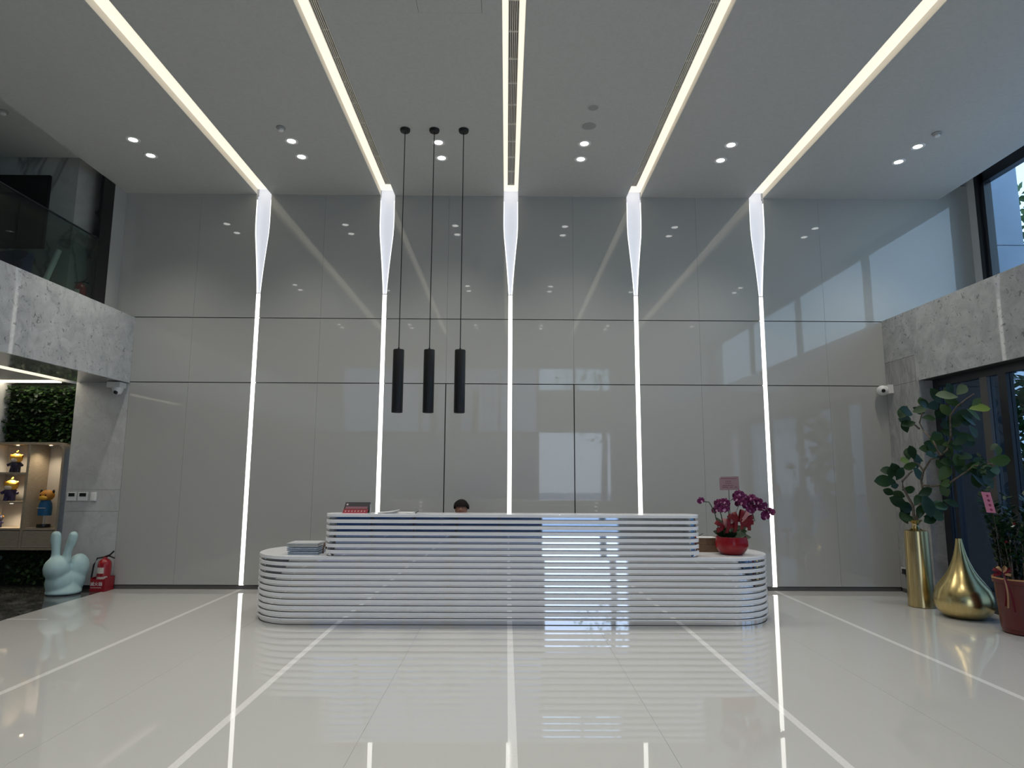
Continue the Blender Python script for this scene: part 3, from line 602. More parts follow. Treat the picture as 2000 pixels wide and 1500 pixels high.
# ---- orchid
ox, oy = 2.565, -1.83
op = thing('plant_pot', (ox, oy, ZT), 'glossy red bowl pot holding the orchids on the desk', 'plant pot')
MB().lathe([(.0, 0), (.10, 0), (.125, .008), (.165, .055), (.182, .10), (.18, .15), (.168, .19), (.172, .198), (.160, .196), (.155, .17)], (ox, oy, ZT+.001), 40, cap=False).build('bowl', 'bowl_red', op, smooth=True)
MB().lathe([(0, .172), (.16, .17)], (ox, oy, ZT), 32, cap=False).build('soil', 'soil', op)
orc = thing('orchid', (ox, oy, ZT+.17), 'purple moth orchid with arching flower sprays in the red bowl', 'orchid')
for s_ in STEMS: MB().tube(s_, [.006]*(len(s_)-1)+[.003], 6).build('stem', 'leaf_dark', orc, smooth=True)
def petal_mesh():
    b = MB()
    def petal(ang, L, W, mi):
        b.cur = mi; n0 = len(b.v); c, s = math.cos(ang), math.sin(ang)
        for t, w, dz in ((0, .15, 0), (.35, .8, -.012), (.7, 1.0, -.006), (1.0, .35, .004)):
            for q in (-1, 0, 1):
                u, v = L*t, W*w*q; b.v.append((c*u-s*v, dz*(1 if q else .3)-.004, s*u+c*v))
        for k in range(3):
            for q in range(2): i = n0+3*k+q; b.face([i, i+1, i+4, i+3])
    for a, L, W in ((PI/2, .038, .015), (PI/2+2.2, .036, .015), (PI/2-2.2, .036, .015), (.12, .042, .026), (PI-.12, .042, .026)): petal(a, L, W, 0)
    b.cur = 1
    for k in range(2):
        n0 = len(b.v); r = .010-.003*k; yy = -.012-.008*k; zz = -.004-.01*k
        b.v += [(-r, yy, zz), (r, yy, zz), (r*.6, yy-.008, zz-r), (-r*.6, yy-.008, zz-r), (0, yy-.004, zz+r)]
        b.face([n0, n0+3, n0+2, n0+1]); b.face([n0, n0+1, n0+4])
    return b
fm = petal_mesh(); f0 = fm.build('flower', ['petal', 'petal_light'], None, smooth=True)
for i, p in enumerate(FLOWERS):
    o = f0 if i == 0 else f0.copy()
    if i: COL.objects.link(o)
    o.parent = orc; o.location = Vector(p) - WL[orc.name]
    o.rotation_euler = (random.uniform(-.4, .3), random.uniform(-.5, .5), random.uniform(-.8, .8)); sc_ = random.uniform(1.1, 1.4); o.scale = (sc_, sc_, sc_)
for a, L, el in ((2.9, .20, .35), (3.3, .17, .5), (2.6, .18, .9), (2.3, .16, .8), (.1, .23, .15), (-.15, .18, .4), (.3, .20, .5), (.5, .17, .6), (-1.2, .15, .05), (-2.2, .15, .25), (-.5, .16, .3), (1.5, .15, .5), (1.0, .17, .7), (2.0, .18, .7), (-1.6, .13, .5)):
    b = MB(); d = Vector((math.cos(a), math.sin(a)*.7, 0)); side = (Vector((-d.y, d.x, 0)).normalized()*.55 + Vector((-.3*d.x, 0, 1))*.8*abs(d.x)).normalized(); base = Vector((ox, oy, ZT+.175)); N = 7
    for k in range(N+1):
        t = k/N; c_ = base + d*(L*t) + Vector((0, 0, L*el*t*1.6 - .22*L*t*t)); w = .05*math.sin(PI*min(1, .12+t*.88))**.7 + .003
        b.v += [tuple(c_ - side*w + Vector((0, 0, .010))), tuple(c_), tuple(c_ + side*w + Vector((0, 0, .010)))]
    for k in range(N):
        for q in range(2): i = 3*k+q; b.face([i, i+1, i+4, i+3])
    b.build('leaf', 'leaf_pale' if a == -1.2 or a == -.5 else 'leaf_dark', orc, smooth=True)
# ribbon bow
rb = thing('ribbon_bow', (2.60, -1.93, 1.02), 'shiny red ribbon bow tied around the orchid stems', 'ribbon')
def loop(c, ang, L, W, m_, name='loop'):
    b = MB(); N = 12; d = Vector((math.cos(ang), 0, math.sin(ang))); e = Vector((-d.z, 0, d.x))
    for k in range(N+1):
        t = 2*PI*k/N; c_ = Vector(c) + d*(L*.5*(1-math.cos(t))) + Vector((0, .22*L*math.sin(t), 0)); wd = W*(.35+.65*math.sin(t/2))
        b.v += [tuple(c_ - e*wd/2), tuple(c_ + e*wd/2 + d*.006)]
    for k in range(N): b.face([2*k, 2*k+1, 2*k+3, 2*k+2])
    b.build(name, m_, rb, smooth=True)
bc = (2.615, -1.95, 1.08)
for i, a in enumerate((2.5, 2.0, 1.3, .9, .4, 0.0, 2.9, -.4)): loop((bc[0]+.012*math.cos(a), bc[1]+random.uniform(-.02, .02), bc[2]), a, (.13, .12, .14, .15, .16, .15, .12, .12)[i], .05, 'ribbon_white' if i in (3, 6) else 'ribbon_red')
loop((2.46, -1.94, 1.02), 2.6, .12, .05, 'ribbon_red'); loop((2.46, -1.94, 1.02), 1.6, .10, .05, 'ribbon_white'); loop((2.47, -1.95, 1.01), .4, .12, .05, 'ribbon_red'); loop((2.45, -1.95, 1.02), -2.8, .09, .05, 'ribbon_red')
for x0, x1, z1 in ((2.70, 2.725, .99), (2.64, 2.64, 1.0), (2.50, 2.47, .96), (2.58, 2.56, .97)):
    b = MB()
    for k in range(5):
        t = k/4; xx = x0+(x1-x0)*t; zz_ = 1.12+(z1-1.12)*t; yy = -1.965-.03*math.sin(t*PI)
        b.v += [(xx-.022, yy, zz_), (xx+.022, yy+.01, zz_)]
    for k in range(4): b.face([2*k, 2*k+1, 2*k+3, 2*k+2])
    b.build('ribbon_tail', 'ribbon_red', rb, smooth=True)
gc = thing('greeting_card', (2.55, -1.85, .95), 'pink greeting card on a thin stick above the orchid', 'card')
MB().tube([(2.56, -1.85, .92), (2.55, -1.85, 1.45)], .0035, 6).build('stick', 'gap_dark', gc)
b = MB(); q = [(2.448, 1.432), (2.672, 1.438), (2.667, 1.591), (2.470, 1.586), (2.445, 1.570)]
gcard = b.prism_y(q, -1.858, -1.853).build('card', 'pink_card', gc)
for x0, x1, zz_ in ((2.462, 2.645, 1.565), (2.515, 2.583, 1.535), (2.515, 2.583, 1.512), (2.485, 2.605, 1.487), (2.478, 2.55, 1.466), (2.565, 2.60, 1.466), (2.62, 2.65, 1.470)):
    n_ = max(2, int((x1-x0)/.016))
    for k in range(n_):
        xa = x0+(x1-x0)*k/n_; bx('printed_character', 'card_ink', gcard, xa, xa+.011, -1.8595, -1.8578, zz_-.004, zz_+.004)

# ================================================================== RIGHT CORNER: vases and plants
VX, VY = 5.165, -1.05
vz = thing('tall_vase', (VX, VY, 0), 'tall brushed gold cylinder vase with a flared neck', 'vase')
MB().lathe([(0, .002), (.140, .002), (.146, .008), (.133, .915), (.132, .922), (.120, .925), (.075, .935), (.045, .960), (.036, .985), (.042, 1.01), (.06, 1.035), (.088, 1.055), (.085, 1.056), (.03, 1.0), (.0, .95)], (VX, VY, 0), 48, cap=False).build('body', 'gold', vz, smooth=True)
GX, GY = 5.28, -1.66
gz = thing('teardrop_vase', (GX, GY, 0), 'teardrop shaped brushed gold floor vase with a slender tip', 'vase')
MB().lathe([(0, .003), (.15, .003), (.20, .012), (.262, .06), (.293, .12), (.302, .19), (.292, .25), (.270, .32), (.215, .40), (.165, .47), (.125, .54), (.092, .62), (.066, .70), (.047, .78), (.035, .85), (.031, .885), (.026, .885), (.03, .80), (0, .70)], (GX, GY, 0), 56, cap=False).build('body', 'gold_drop', gz, smooth=True)
fp = thing('leafy_branches', (5.17, -1.06, 1.0), 'tall leafy rubber-plant branches standing in the tall gold vase', 'plant')
for i, s_ in enumerate(BRANCHES):
    n_ = len(s_); MB().tube(s_, [(.018 if i < 2 else .013)*(1-.55*k/n_) for k in range(n_)], 7).build('branch', 'bark', fp, smooth=True)
def leaf_proto(m_):
    b = MB(); N = 7; W = .30
    for k in range(N+1):
        t = k/N; w = W*(math.sin(PI*min(1, t**1.25))**.75)*1.0 + (.012 if t < .15 else .0); zc = -.10*t*t
        b.v += [(t, -w, zc+.05*w/W), (t, 0, zc), (t, w, zc+.05*w/W)]
    for k in range(N):
        for q in range(2): i = 3*k+q; b.face([i, i+1, i+4, i+3])
    return b.build('leaf', m_, None, smooth=True)
LP = {'d': leaf_proto('leaf_dark'), 'm': leaf_proto('leaf_mid'), 'l': leaf_proto('leaf_light'), 'p': leaf_proto('leaf_pale')}
used = set()
def put_leaf(parent, c, ang, L, kind, nrm=None):
    o = LP[kind]
    if kind in used: o = o.copy(); COL.objects.link(o)
    used.add(kind)
    a = math.radians(ang); d = Vector((math.cos(a), random.uniform(-.45, .25), math.sin(a))).normalized()
    n = nrm or Vector((random.uniform(-.6, .3), -1.0, random.uniform(-.3, .9)))
    n = (n - d*n.dot(d)).normalized(); y = n.cross(d)
    p = Vector(c) - d*L*.5 - WL[parent.name]
    o.parent = parent
    o.matrix_basis = Matrix(((d.x*L, y.x*L, n.x*L, p.x), (d.y*L, y.y*L, n.y*L, p.y), (d.z*L, y.z*L, n.z*L, p.z), (0, 0, 0, 1)))
for x, y, z_, a, L, k in LEAVES: put_leaf(fp, (x, y, z_), a, L*1.2, k)
for x, y, z_, a, L, k in LEAVES[::2]:
    put_leaf(fp, (min(x+random.uniform(-.05, .06), 5.42), y+random.uniform(.03, .15), z_+random.uniform(-.06, .06)), a+random.uniform(-80, 80), L*1.1, 'd')
# red plastic pot and bushy plant
RX, RY = 5.365, -2.42
rp_ = thing('floor_pot', (RX, RY, 0), 'dark red plastic floor pot at the right edge', 'plant pot')
MB().lathe([(0, .003), (.175, .003), (.188, .012), (.192, .045), (.198, .05), (.225, .50), (.238, .505), (.240, .555), (.226, .556), (.215, .50), (0, .49)], (RX, RY, 0), 44, cap=False).build('pot_body', 'pot_red', rp_, smooth=True)
MB().lathe([(.2245, .56), (.2425, .558), (.2425, .548), (.2405, .546)], (RX, RY, 0), 44, cap=False).build('pot_rim', 'ribbon_gold', rp_, smooth=True)
MB().lathe([(0, .52), (.216, .515)], (RX, RY, 0), 32, cap=False).build('soil', 'soil', rp_)
bp = thing('potted_bush', (RX, RY, .5), 'dark bushy upright plant in the red plastic pot', 'plant')
random.seed(11)
lv = MB(); nst = 0
for k in range(22):
    a = random.uniform(0, 2*PI); r = random.uniform(.03, .17); top = random.uniform(.85, 1.10) if k else 1.30; lean = random.uniform(.0, .09)
    x0, y0 = RX+r*math.cos(a), RY+r*math.sin(a); x1, y1 = x0+lean*math.cos(a), y0+lean*math.sin(a)
    x1 = min(x1, 5.60); 
    MB().tube([(x0, y0, .51), ((x0+x1)/2, (y0+y1)/2, .5+(top-.5)*.55), (x1, y1, top)], [.010, .009, .004], 6).build('stem', 'bark', bp, smooth=True)
    for q in range(44):
        t = .12+.88*q/25; p = Vector((x0+(x1-x0)*t, y0+(y1-y0)*t, .51+(top-.51)*t)); aa = random.uniform(0, 2*PI); el = random.uniform(.1, .9)
        d = Vector((math.cos(aa)*math.cos(el), math.sin(aa)*math.cos(el), math.sin(el))); s_ = d.cross(Vector((0, 0, 1))).normalized(); L = random.uniform(.065, .105); w = L*.30; n0 = len(lv.v)
        q_ = [p, p+d*L*.45+s_*w, p+d*L, p+d*L*.45-s_*w]
        for v in q_: lv.v.append((min(v.x, 5.73), v.y, v.z))
        lv.face([n0, n0+1, n0+2, n0+3])
tag(lv.build('foliage', 'leaf_dark', bp), kind='stuff')
for c in ((5.20, -2.50, .93), (5.26, -2.56, 1.12), (5.33, -2.55, 1.03)):
    tag(MB().ball(c, .014, 10, 6).build('berry', 'ribbon_red', bp, smooth=True), 'small red ornament')
rr = thing('pot_ribbon', (5.08, -2.53, .58), 'red and gold ribbon bow on the rim of the red floor pot', 'ribbon')
rb = rr
for a, L, m_ in ((2.7, .10, 'ribbon_red'), (.4, .10, 'ribbon_red'), (2.2, .08, 'ribbon_gold'), (1.0, .08, 'ribbon_gold'), (3.3, .09, 'ribbon_red'), (-.2, .09, 'ribbon_gold')): loop((5.085, -2.555, .62), a, L, .03, m_)
for x1, z1, m_ in ((5.075, .30, 'ribbon_red'), (5.10, .28, 'ribbon_gold'), (5.17, .24, 'ribbon_red')):
    b = MB()
    for k in range(7):
        t = k/6; b.v += [(5.085+(x1-5.085)*t-.012, -2.575-.02*math.sin(PI*t), .62+(z1-.62)*t), (5.085+(x1-5.085)*t+.012, -2.57-.02*math.sin(PI*t), .62+(z1-.62)*t)]
    for k in range(6): b.face([2*k, 2*k+1, 2*k+3, 2*k+2])
    b.build('ribbon_tail', m_, rr, smooth=True)
tg = thing('plant_tag', (5.06, -2.60, .6), 'pink gift tag with red characters standing in the bushy plant', 'tag')
MB().tube([(5.06, -2.60, .58), (5.02, -2.60, 1.24)], .003, 6).build('stick', 'gap_dark', tg)
u = Vector((.046, 0, -.003)); v = Vector((.020, 0, -.105)); c = Vector((4.973, -2.61, 1.338))
tcard = MB().obox(c, u, v, (0, .003, 0)).build('tag_card', 'pink_tag', tg)
for k in range(4):
    cc = c + v*(-.68+.45*k) + Vector((.005, -.0035, 0))
    MB().obox(cc, u*.38, v*.025, (0, .001, 0)).obox(cc+v*.09, u*.30, v*.025, (0, .001, 0)).obox(cc+v*.05, u*.08, v*.13, (0, .001, 0)).build('character', 'tag_ink', tcard)
# wall socket, camera, sensor box
so = thing('power_socket', (XR, -.09, .30), 'white power socket with black plug low on the right stone wall', 'socket')
bx('plate', 'white_plastic', so, XR-.008, XR, -.13, -.03, .27, .34); bx('plug', 'black_plastic', so, XR-.045, XR-.008, -.17, -.10, .255, .325, .006)
MB().tube([(XR-.02, -.15, .26), (XR-.03, -.2, .15), (XR-.02, -.22, .02)], .006, 6).build('cable', 'black_plastic', so)
bxs = thing('sensor_box', (5.45, -2.85, 2.76), 'brown box fixed above the glass doors at the right edge', 'sensor')
bx('housing', 'brown_box', bxs, 5.42, XR+.19, -3.10, -2.74, 2.70, 2.84, .008); bx('lens', 'black_plastic', bxs, 5.416, 5.42, -3.0, -2.85, 2.74, 2.80)
def cctv(x, y, z_, lab, side):
    t = thing('security_camera', (x, y, z_), lab, 'security camera', 'white dome cameras')
    if side < 0:
        bx('bracket', 'white_paint', t, x-.10, x+.09, -.16, 0.0, z_+.04, z_+.12, .004)
        MB().lathe([(.075, .04), (.075, .02), (.06, -.02), (.045, -.05), (.0, -.06)], (x+.03, -.10, z_), 28, cap=False).build('housing', 'white_plastic', t, smooth=True); hs = t.children[-1]
        MB().ball((x+.03, -.135, z_-.025), .034).build('lens', 'black_plastic', hs, smooth=True)
    else:
        bx('bracket', 'white_paint', t, x+.02, XR, -.17, -.03, z_-.05, z_+.075, .004)
        MB().ball((x-.03, -.10, z_), (.085, .07, .072)).build('housing', 'white_plastic', t, smooth=True); hs = t.children[-1]
        MB().ball((x-.055, -.155, z_-.012), .028).build('lens', 'black_plastic', hs, smooth=True)
cctv(-5.60, -.1, 2.765, 'white security camera under the left marble beam', -1)
cctv(5.47, -.1, 2.83, 'white security camera at the right end of the grey wall', 1)

# ================================================================== LEFT CORNER
# rabbit chair
RBX, RBY = -5.875, -0.36
rab = MB()
rab.ball((RBX-.075, RBY-.10, .335), (.155, .15, .165), 24, 16)            # head
rab.ball((RBX-.05, RBY-.06, .15), (.165, .15, .19), 24, 16)
rab.ball((RBX+.065, RBY+.13, .325), (.125, .15, .185), 24, 16)            # back
rab.ball((RBX+.01, RBY+.09, .17), (.165, .17, .20), 24, 16)
rab.lathe([(.0, 0), (.205, 0), (.212, .025), (.19, .07), (.15, .14)], (RBX-.02, RBY+.0, 0.003), 28)
for pts, rr_ in (([(-.115, -.09, .42), (-.110, -.09, .52), (-.115, -.09, .62), (-.128, -.09, .72), (-.130, -.09, .765)], [.064, .052, .055, .066, .062]), ([(.015, -.06, .42), (.018, -.06, .50), (.038, -.06, .61), (.072, -.06, .71), (.082, -.06, .765)], [.062, .052, .050, .060, .056])):
    P_ = [(RBX+p[0], RBY+p[1], p[2]) for p in pts]; rab.tube(P_, rr_, 14); rab.ball(P_[-1], rr_[-1])
o = rab.build('rabbit_chair', 'mint', None, origin=(RBX, RBY, 0))
rm = o.modifiers.new('remesh', 'REMESH'); rm.mode = 'VOXEL'; rm.voxel_size = .012; rm.use_smooth_shade = True
sm = o.modifiers.new('smooth', 'SMOOTH'); sm.factor = .6; sm.iterations = 12
tag(o, 'pale mint rabbit shaped chair with two tall ears', 'chair')
# fire extinguisher on a red stand
def extinguisher(x, y, z_, lab, s=1.0):
    t = thing('fire_extinguisher', (x, y, z_), lab, 'fire extinguisher', 'fire extinguishers')
    MB().lathe([(.0, 0), (.07*s, 0), (.076*s, .01*s), (.076*s, .30*s), (.068*s, .335*s), (.045*s, .36*s), (.022*s, .372*s), (.022*s, .39*s), (0, .392*s)], (x, y, z_), 28, cap=False).build('cylinder', 'ext_red', t, smooth=True)
    for a0, a1, za, zb, m_ in ((-2.5, -1.0, .04, .16, 'label_cream'), (-2.4, -1.1, .20, .27, 'label_cream'), (-1.0, -.5, .135, .165, 'label_cream')):
        b = MB(); N = 8; r = .0768*s
        for k in range(N+1):
            a = a0+(a1-a0)*k/N; b.v += [(x+r*math.cos(a), y+r*math.sin(a), z_+za*s), (x+r*math.cos(a), y+r*math.sin(a), z_+zb*s)]
        for k in range(N): b.face([2*k, 2*k+2, 2*k+3, 2*k+1])
        b.build('label', m_, t, smooth=True)
    MB().tube([(x-.02*s, y, z_+.385*s), (x+.06*s, y-.01, z_+.415*s), (x+.11*s, y-.02, z_+.46*s)], .010*s, 6).build('lever', 'black_metal', t)
    MB().tube([(x-.03*s, y, z_+.385*s), (x+.05*s, y, z_+.40*s), (x+.12*s, y-.01, z_+.375*s)], .009*s, 6).build('carry_handle', 'black_metal', t)
    MB().tube([(x-.02*s, y-.01, z_+.385*s), (x-.08*s, y-.03, z_+.375*s), (x-.105*s, y-.05, z_+.30*s), (x-.115*s, y-.06, z_+.16*s), (x-.11*s, y-.06, z_+.0*s)], .010*s, 8).build('hose', 'black_plastic', t, smooth=True)
    return t
st = thing('extinguisher_stand', (-5.53, -.11, 0), 'red box stand lettered in white holding the fire extinguisher', 'stand')
fpl = bx('front_plate', 'box_red', st, -5.635, -5.435, -.225, -.215, .001, .165); bx('side_plate', 'box_red', st, -5.445, -5.435, -.215, -.005, .001, .185); bx('side_plate', 'box_red', st, -5.635, -5.625, -.215, -.005, .001, .185); bx('back_plate', 'box_red', st, -5.635, -5.435, -.015, -.005, .001, .185); bx('base_plate', 'box_red', st, -5.625, -5.445, -.215, -.015, .001, .012)
text_mesh('滅火器', .056, 'lettering', 'white_ink', fpl, (-5.55, -.2262, .10), (PI/2, 0, 0))
bx('underline', 'white_ink', fpl, -5.625, -5.48, -.2264, -.225, .052, .057)
extinguisher(-5.525, -.115, .013, 'red fire extinguisher standing in the red lettered stand', 1.12)
extinguisher(-5.865, -.66, 3.83, 'red fire extinguisher half hidden behind the mezzanine glass', .92)
# wall switches
for i, (x0, x1) in enumerate(((-6.20, -6.07), (-6.045, -5.91), (-5.87, -5.79))):
    lab = ('white wall thermostat with black display, nearer the cabinet', 'white wall thermostat with black display, nearer the light switch', 'plain white light switch on the left marble wall')[i]
    t = thing('wall_thermostat' if i < 2 else 'light_switch', ((x0+x1)/2, 0, 1.26), lab, 'thermostat' if i < 2 else 'switch')
    pl_ = bx('plate', 'white_plastic', t, x0, x1, -.02, 0.0, 1.205, 1.325, .004)
    if i < 2: bx('display', 'black_plastic', pl_, x0+.022, x1-.022, -.022, -.0195, 1.265, 1.312)
    else: bx('rocker', 'white_plastic', pl_, x0+.02, x1-.02, -.026, -.0195, 1.22, 1.31, .002)
# white column at far left
# living wall
gw = thing('living_wall', (-7.0, .33, 0), 'dark leafy green living wall behind the display cabinet', 'living wall')
bx('backing', 'moss_dark', gw, -7.42, -6.23, .34, .55, 2.031, 2.91); bx('backing', 'moss_dark', gw, -7.42, -6.23, .34, .55, 0.0, .514)
random.seed(5)
def leaves(n, x0, x1, z0, z1, m_, lo, hi):
    b = MB()
    for k in range(n):
        x, z_ = random.uniform(x0, x1), random.uniform(z0, z1); y = .335-random.uniform(0, .09); L = random.uniform(lo, hi)
        d = Vector((random.uniform(-1, 1), random.uniform(-.9, -.1), random.uniform(-.9, .5))).normalized(); s_ = d.cross(Vector((random.uniform(-.4, .4), -.5, 1))).normalized()*L*.36; p = Vector((x, y, z_)); n0 = len(b.v)
        for v in (p, p+d*L*.35+s_, p+d*L*.75+s_*.8, p+d*L, p+d*L*.75-s_*.8, p+d*L*.35-s_): b.v.append((min(v.x, -6.235), v.y, min(v.z, 2.9)))
        b.face([n0, n0+1, n0+2, n0+3, n0+4, n0+5])
    tag(b.build('foliage', m_, gw), kind='stuff')
leaves(900, -7.40, -6.27, 2.05, 2.88, 'leaf_dark', .04, .08); leaves(500, -7.40, -6.27, 2.05, 2.88, 'leaf_mid', .04, .075); leaves(90, -7.3, -6.5, 2.3, 2.8, 'leaf_pale', .04, .07)
leaves(420, -7.40, -6.27, .05, .50, 'leaf_dark', .04, .08); leaves(240, -7.1, -6.3, .05, .50, 'leaf_mid', .035, .07)
tag(MB().lathe([(.36, .0), (.36, 2.93)], (-7.79, .33, 0), 40).build('white_column', 'white_paint', None, smooth=True, origin=(-7.79, .33, 0)), 'round white column left of the green wall', 'column')
# display cabinet
cb_ = thing('display_cabinet', (-6.9, .2, .5), 'oak display cabinet with rounded corner and lit compartments on the green wall', 'cabinet')
CX0, CX1, CY0, CY1, CZ0, CZ1 = -7.62, -6.345, .06, .50, .515, 2.03
def ring(x0, x1, z0, z1, r, t, y0, y1, name, m_):
    n = 8; outer = []; inner = []
    for cx, cz, a0, rr2 in ((x1, z1, 0, r), (x0, z1, PI/2, .005), (x0, z0, PI, .005), (x1, z0, 3*PI/2, .02)):
        for k in range(n+1):
            a = a0+PI/2*k/n; sx = -1 if cx == x1 else 1; sz = -1 if cz == z1 else 1
            outer.append((cx+sx*rr2+rr2*math.cos(a), cz+sz*rr2+rr2*math.sin(a)))
            ri = max(rr2-t, .001); inner.append((cx+sx*(t+ri)+ri*math.cos(a), cz+sz*(t+ri)+ri*math.sin(a)))
    b = MB(); N = len(outer)
    b.v = [(x, y0, z_) for x, z_ in outer] + [(x, y0, z_) for x, z_ in inner] + [(x, y1, z_) for x, z_ in outer] + [(x, y1, z_) for x, z_ in inner]
    for i in range(N):
        j = (i+1) % N
        b.face([i, N+i, N+j, j]); b.face([2*N+i, 2*N+j, 3*N+j, 3*N+i]); b.face([i, j, 2*N+j, 2*N+i]); b.face([N+i, 3*N+i, 3*N+j, N+j])
    return b.build(name, m_, cb_)
ring(CX0, CX1, CZ0, CZ1, .13, .032, CY0, CY1, 'frame', 'oak')
bx('back_panel', 'shelf_white', cb_, CX0+.01, CX1-.01, CY1-.02, CY1-.005, CZ0+.02, CZ1-.02)
bx('divider', 'oak', cb_, -6.875, -6.838, CY0+.01, CY1-.02, CZ0+.03, CZ1-.03)
for z_ in (.80, 1.175, 1.585): bx('shelf', 'oak', cb_, CX0+.03, -6.875, CY0+.02, CY1-.02, z_-.014, z_+.014)
bx('shelf', 'oak', cb_, -6.838, CX1-.03, CY0+.02, CY1-.02, .786, .814)
for x0, x1 in ((CX0+.035, -6.88), (-6.833, CX1-.035)):
    dw = bx('drawer', 'oak', cb_, x0, x1, CY0+.012, CY1-.04, .553, .775)
    for a in ((x0, x1, .765, .775), (x0, x1, .553, .563)): bx('drawer_edge', 'oak_back', dw, a[0], a[1], CY0+.008, CY0+.013, a[2], a[3])
for x, z_ in ((-7.14, 1.99), (-7.14, 1.565), (-7.14, 1.155), (-6.66, 1.99)):
    sp = MB().lathe([(0, 0), (.022, 0)], (x, .22, z_-.004), 16, cap=False).build('spot_lens', 'spot_emit', cb_); tag(sp, 'small lit spot under the shelf')
    l = bpy.data.lights.new('cabinet_spot', 'SPOT'); l.energy = 6.0; l.color = (1.0, .83, .6); l.spot_size = 2.3; l.spot_blend = .8; l.shadow_soft_size = .02
    lo = bpy.data.objects.new('cabinet_spot', l); COL.objects.link(lo); lo.parent = cb_; lo.location = Vector((x, .22, z_-.02)) - WL[cb_.name]
# figurines
def toy(x, y, z_, H, lab, body_m, head_m='toy_yellow'):
    t = thing('toy_figurine', (x, y, z_), lab, 'figurine', 'figurines in the display cabinet')
    s = H/.30
    MB().ball((x, y, z_+.195*s), (.082*s, .07*s, .068*s)).build('head', head_m, t, smooth=True)
    MB().ball((x, y-.045*s, z_+.172*s), (.050*s, .035*s, .032*s), 14, 8).build('muzzle', 'toy_white', t, smooth=True)
    for q in (-1, 1):
        MB().ball((x+q*.078*s, y, z_+.225*s), (.022*s, .014*s, .026*s), 10, 6).build('ear', 'toy_orange', t, smooth=True)
        MB().tube([(x+q*.035*s, y, z_+.07*s), (x+q*.04*s, y-.01*s, z_+.0)], [.032*s, .034*s], 10).build('leg', body_m, t, smooth=True)
        MB().tube([(x+q*.05*s, y, z_+.125*s), (x+q*.105*s, y-.02*s, z_+.095*s)], [.022*s, .018*s], 8).build('arm', body_m, t, smooth=True)
    MB().tube([(x-.01*s, y, z_+.25*s), (x, y, z_+.28*s), (x+.018*s, y, z_+.30*s)], [.02*s, .014*s, .006*s], 8).build('tuft', 'toy_yellow', t, smooth=True)
    MB().lathe([(.045*s, .05*s), (.062*s, .08*s), (.06*s, .12*s), (.04*s, .15*s)], (x, y, z_), 16).build('torso', body_m, t, smooth=True)
toy(-7.155, .24, 1.600, .31, 'yellow headed toy figurine in dark outfit on the upper shelf', 'toy_navy')
toy(-7.19, .24, 1.190, .34, 'yellow headed toy figurine in purple outfit on the middle shelf', 'toy_purple')
toy(-7.31, .24, .815, .20, 'small dark blue toy figurine on the bottom left shelf', 'toy_purple', 'toy_navy')
bt = thing('toy_bust', (-6.655, .24, .99), 'orange headed toy bust in blue on a clear stand', 'figurine')
MB().ball((-6.655, .24, 1.27), (.10, .085, .078)).build('head', 'toy_orange', bt, smooth=True)
MB().ball((-6.66, .165, 1.235), (.062, .03, .035), 14, 8).build('muzzle', 'toy_yellow', bt, smooth=True)
for q in (-1, 1):
    MB().ball((-6.655+q*.088, .24, 1.325), (.018, .014, .028), 10, 6).build('ear', 'black_plastic', bt, smooth=True)
    MB().ball((-6.66+q*.035, .162, 1.275), .011, 10, 6).build('eye', 'black_plastic', bt, smooth=True)
MB().lathe([(.085, .985), (.088, 1.08), (.08, 1.15), (.06, 1.20)], (-6.665, .24, 0), 20).build('torso', 'toy_blue', bt, smooth=True)
bx('belt', 'toy_white', bt, -6.725, -6.605, .151, .156, 1.088, 1.098)
MB().tube([(-6.665, .24, .86), (-6.665, .24, .99)], .016, 10).build('stand_post', 'toy_white', bt)
MB().lathe([(.085, .815), (.09, .83), (.085, .862), (0, .865)], (-6.665, .24, 0), 24).build('stand_base', 'black_plastic', bt, smooth=True)
tag(bx('picture_board', 'toy_white', None, -7.06, -6.93, .44, .455, .816, 1.13), 'cream board leaning in the bottom left compartment', 'board')
# ---- mezzanine things
gb = thing('glass_balustrade', (-5.74, -5, 3.83), 'frameless glass balustrade with thin dark top rail on the mezzanine', 'balustrade')
for y0, y1 in ((-2.05, -0.56), (-3.6, -2.06), (-5.15, -3.61), (-6.7, -5.16), (-8.25, -6.71)):
    bx('glass_pane', 'rail_glass', gb, -5.746, -5.734, y0, y1, 3.831, 4.84)
bx('top_rail', 'dark_frame', gb, -5.750, -5.730, -8.25, -0.56, 4.84, 4.854)
scn = thing('wall_screen', (-6.9, -.86, 5.1), 'large black screen on the marble wall of the mezzanine', 'screen')
bx('screen_frame', 'black_plastic', scn, -8.1, -6.28, -.885, -.842, 4.60, 5.64, .004); bx('display', 'screen', scn, -8.08, -6.30, -.888, -.884, 4.64, 5.60)
tch = thing('tub_chair', (-6.18, -1.72, 3.83), 'blue backed white tub chair behind the mezzanine glass', 'chair')
b = MB(); N = 16
for k in range(N+1):
    a = -.2 + (PI+.4)*k/N; hz = 4.12+.24*math.sin(PI*k/N)
    for r, zz_ in ((.34, 3.95), (.36, hz), (.30, hz+.01), (.28, 3.95)): b.v.append((-6.18+r*math.cos(a), -1.72+r*math.sin(a)*.9, zz_))
for k in range(N):
    for q in range(4): i = 4*k+q; j = 4*k+(q+1) % 4; b.face([i, j, j+4, i+4])
b.build('backrest', 'blue_fabric', tch, smooth=True)
MB().lathe([(.0, .20), (.28, .20), (.30, .17), (.27, .05), (.22, 0)], (-6.18, -1.72, 3.831), 28).build('seat', 'white_plastic', tch, smooth=True)
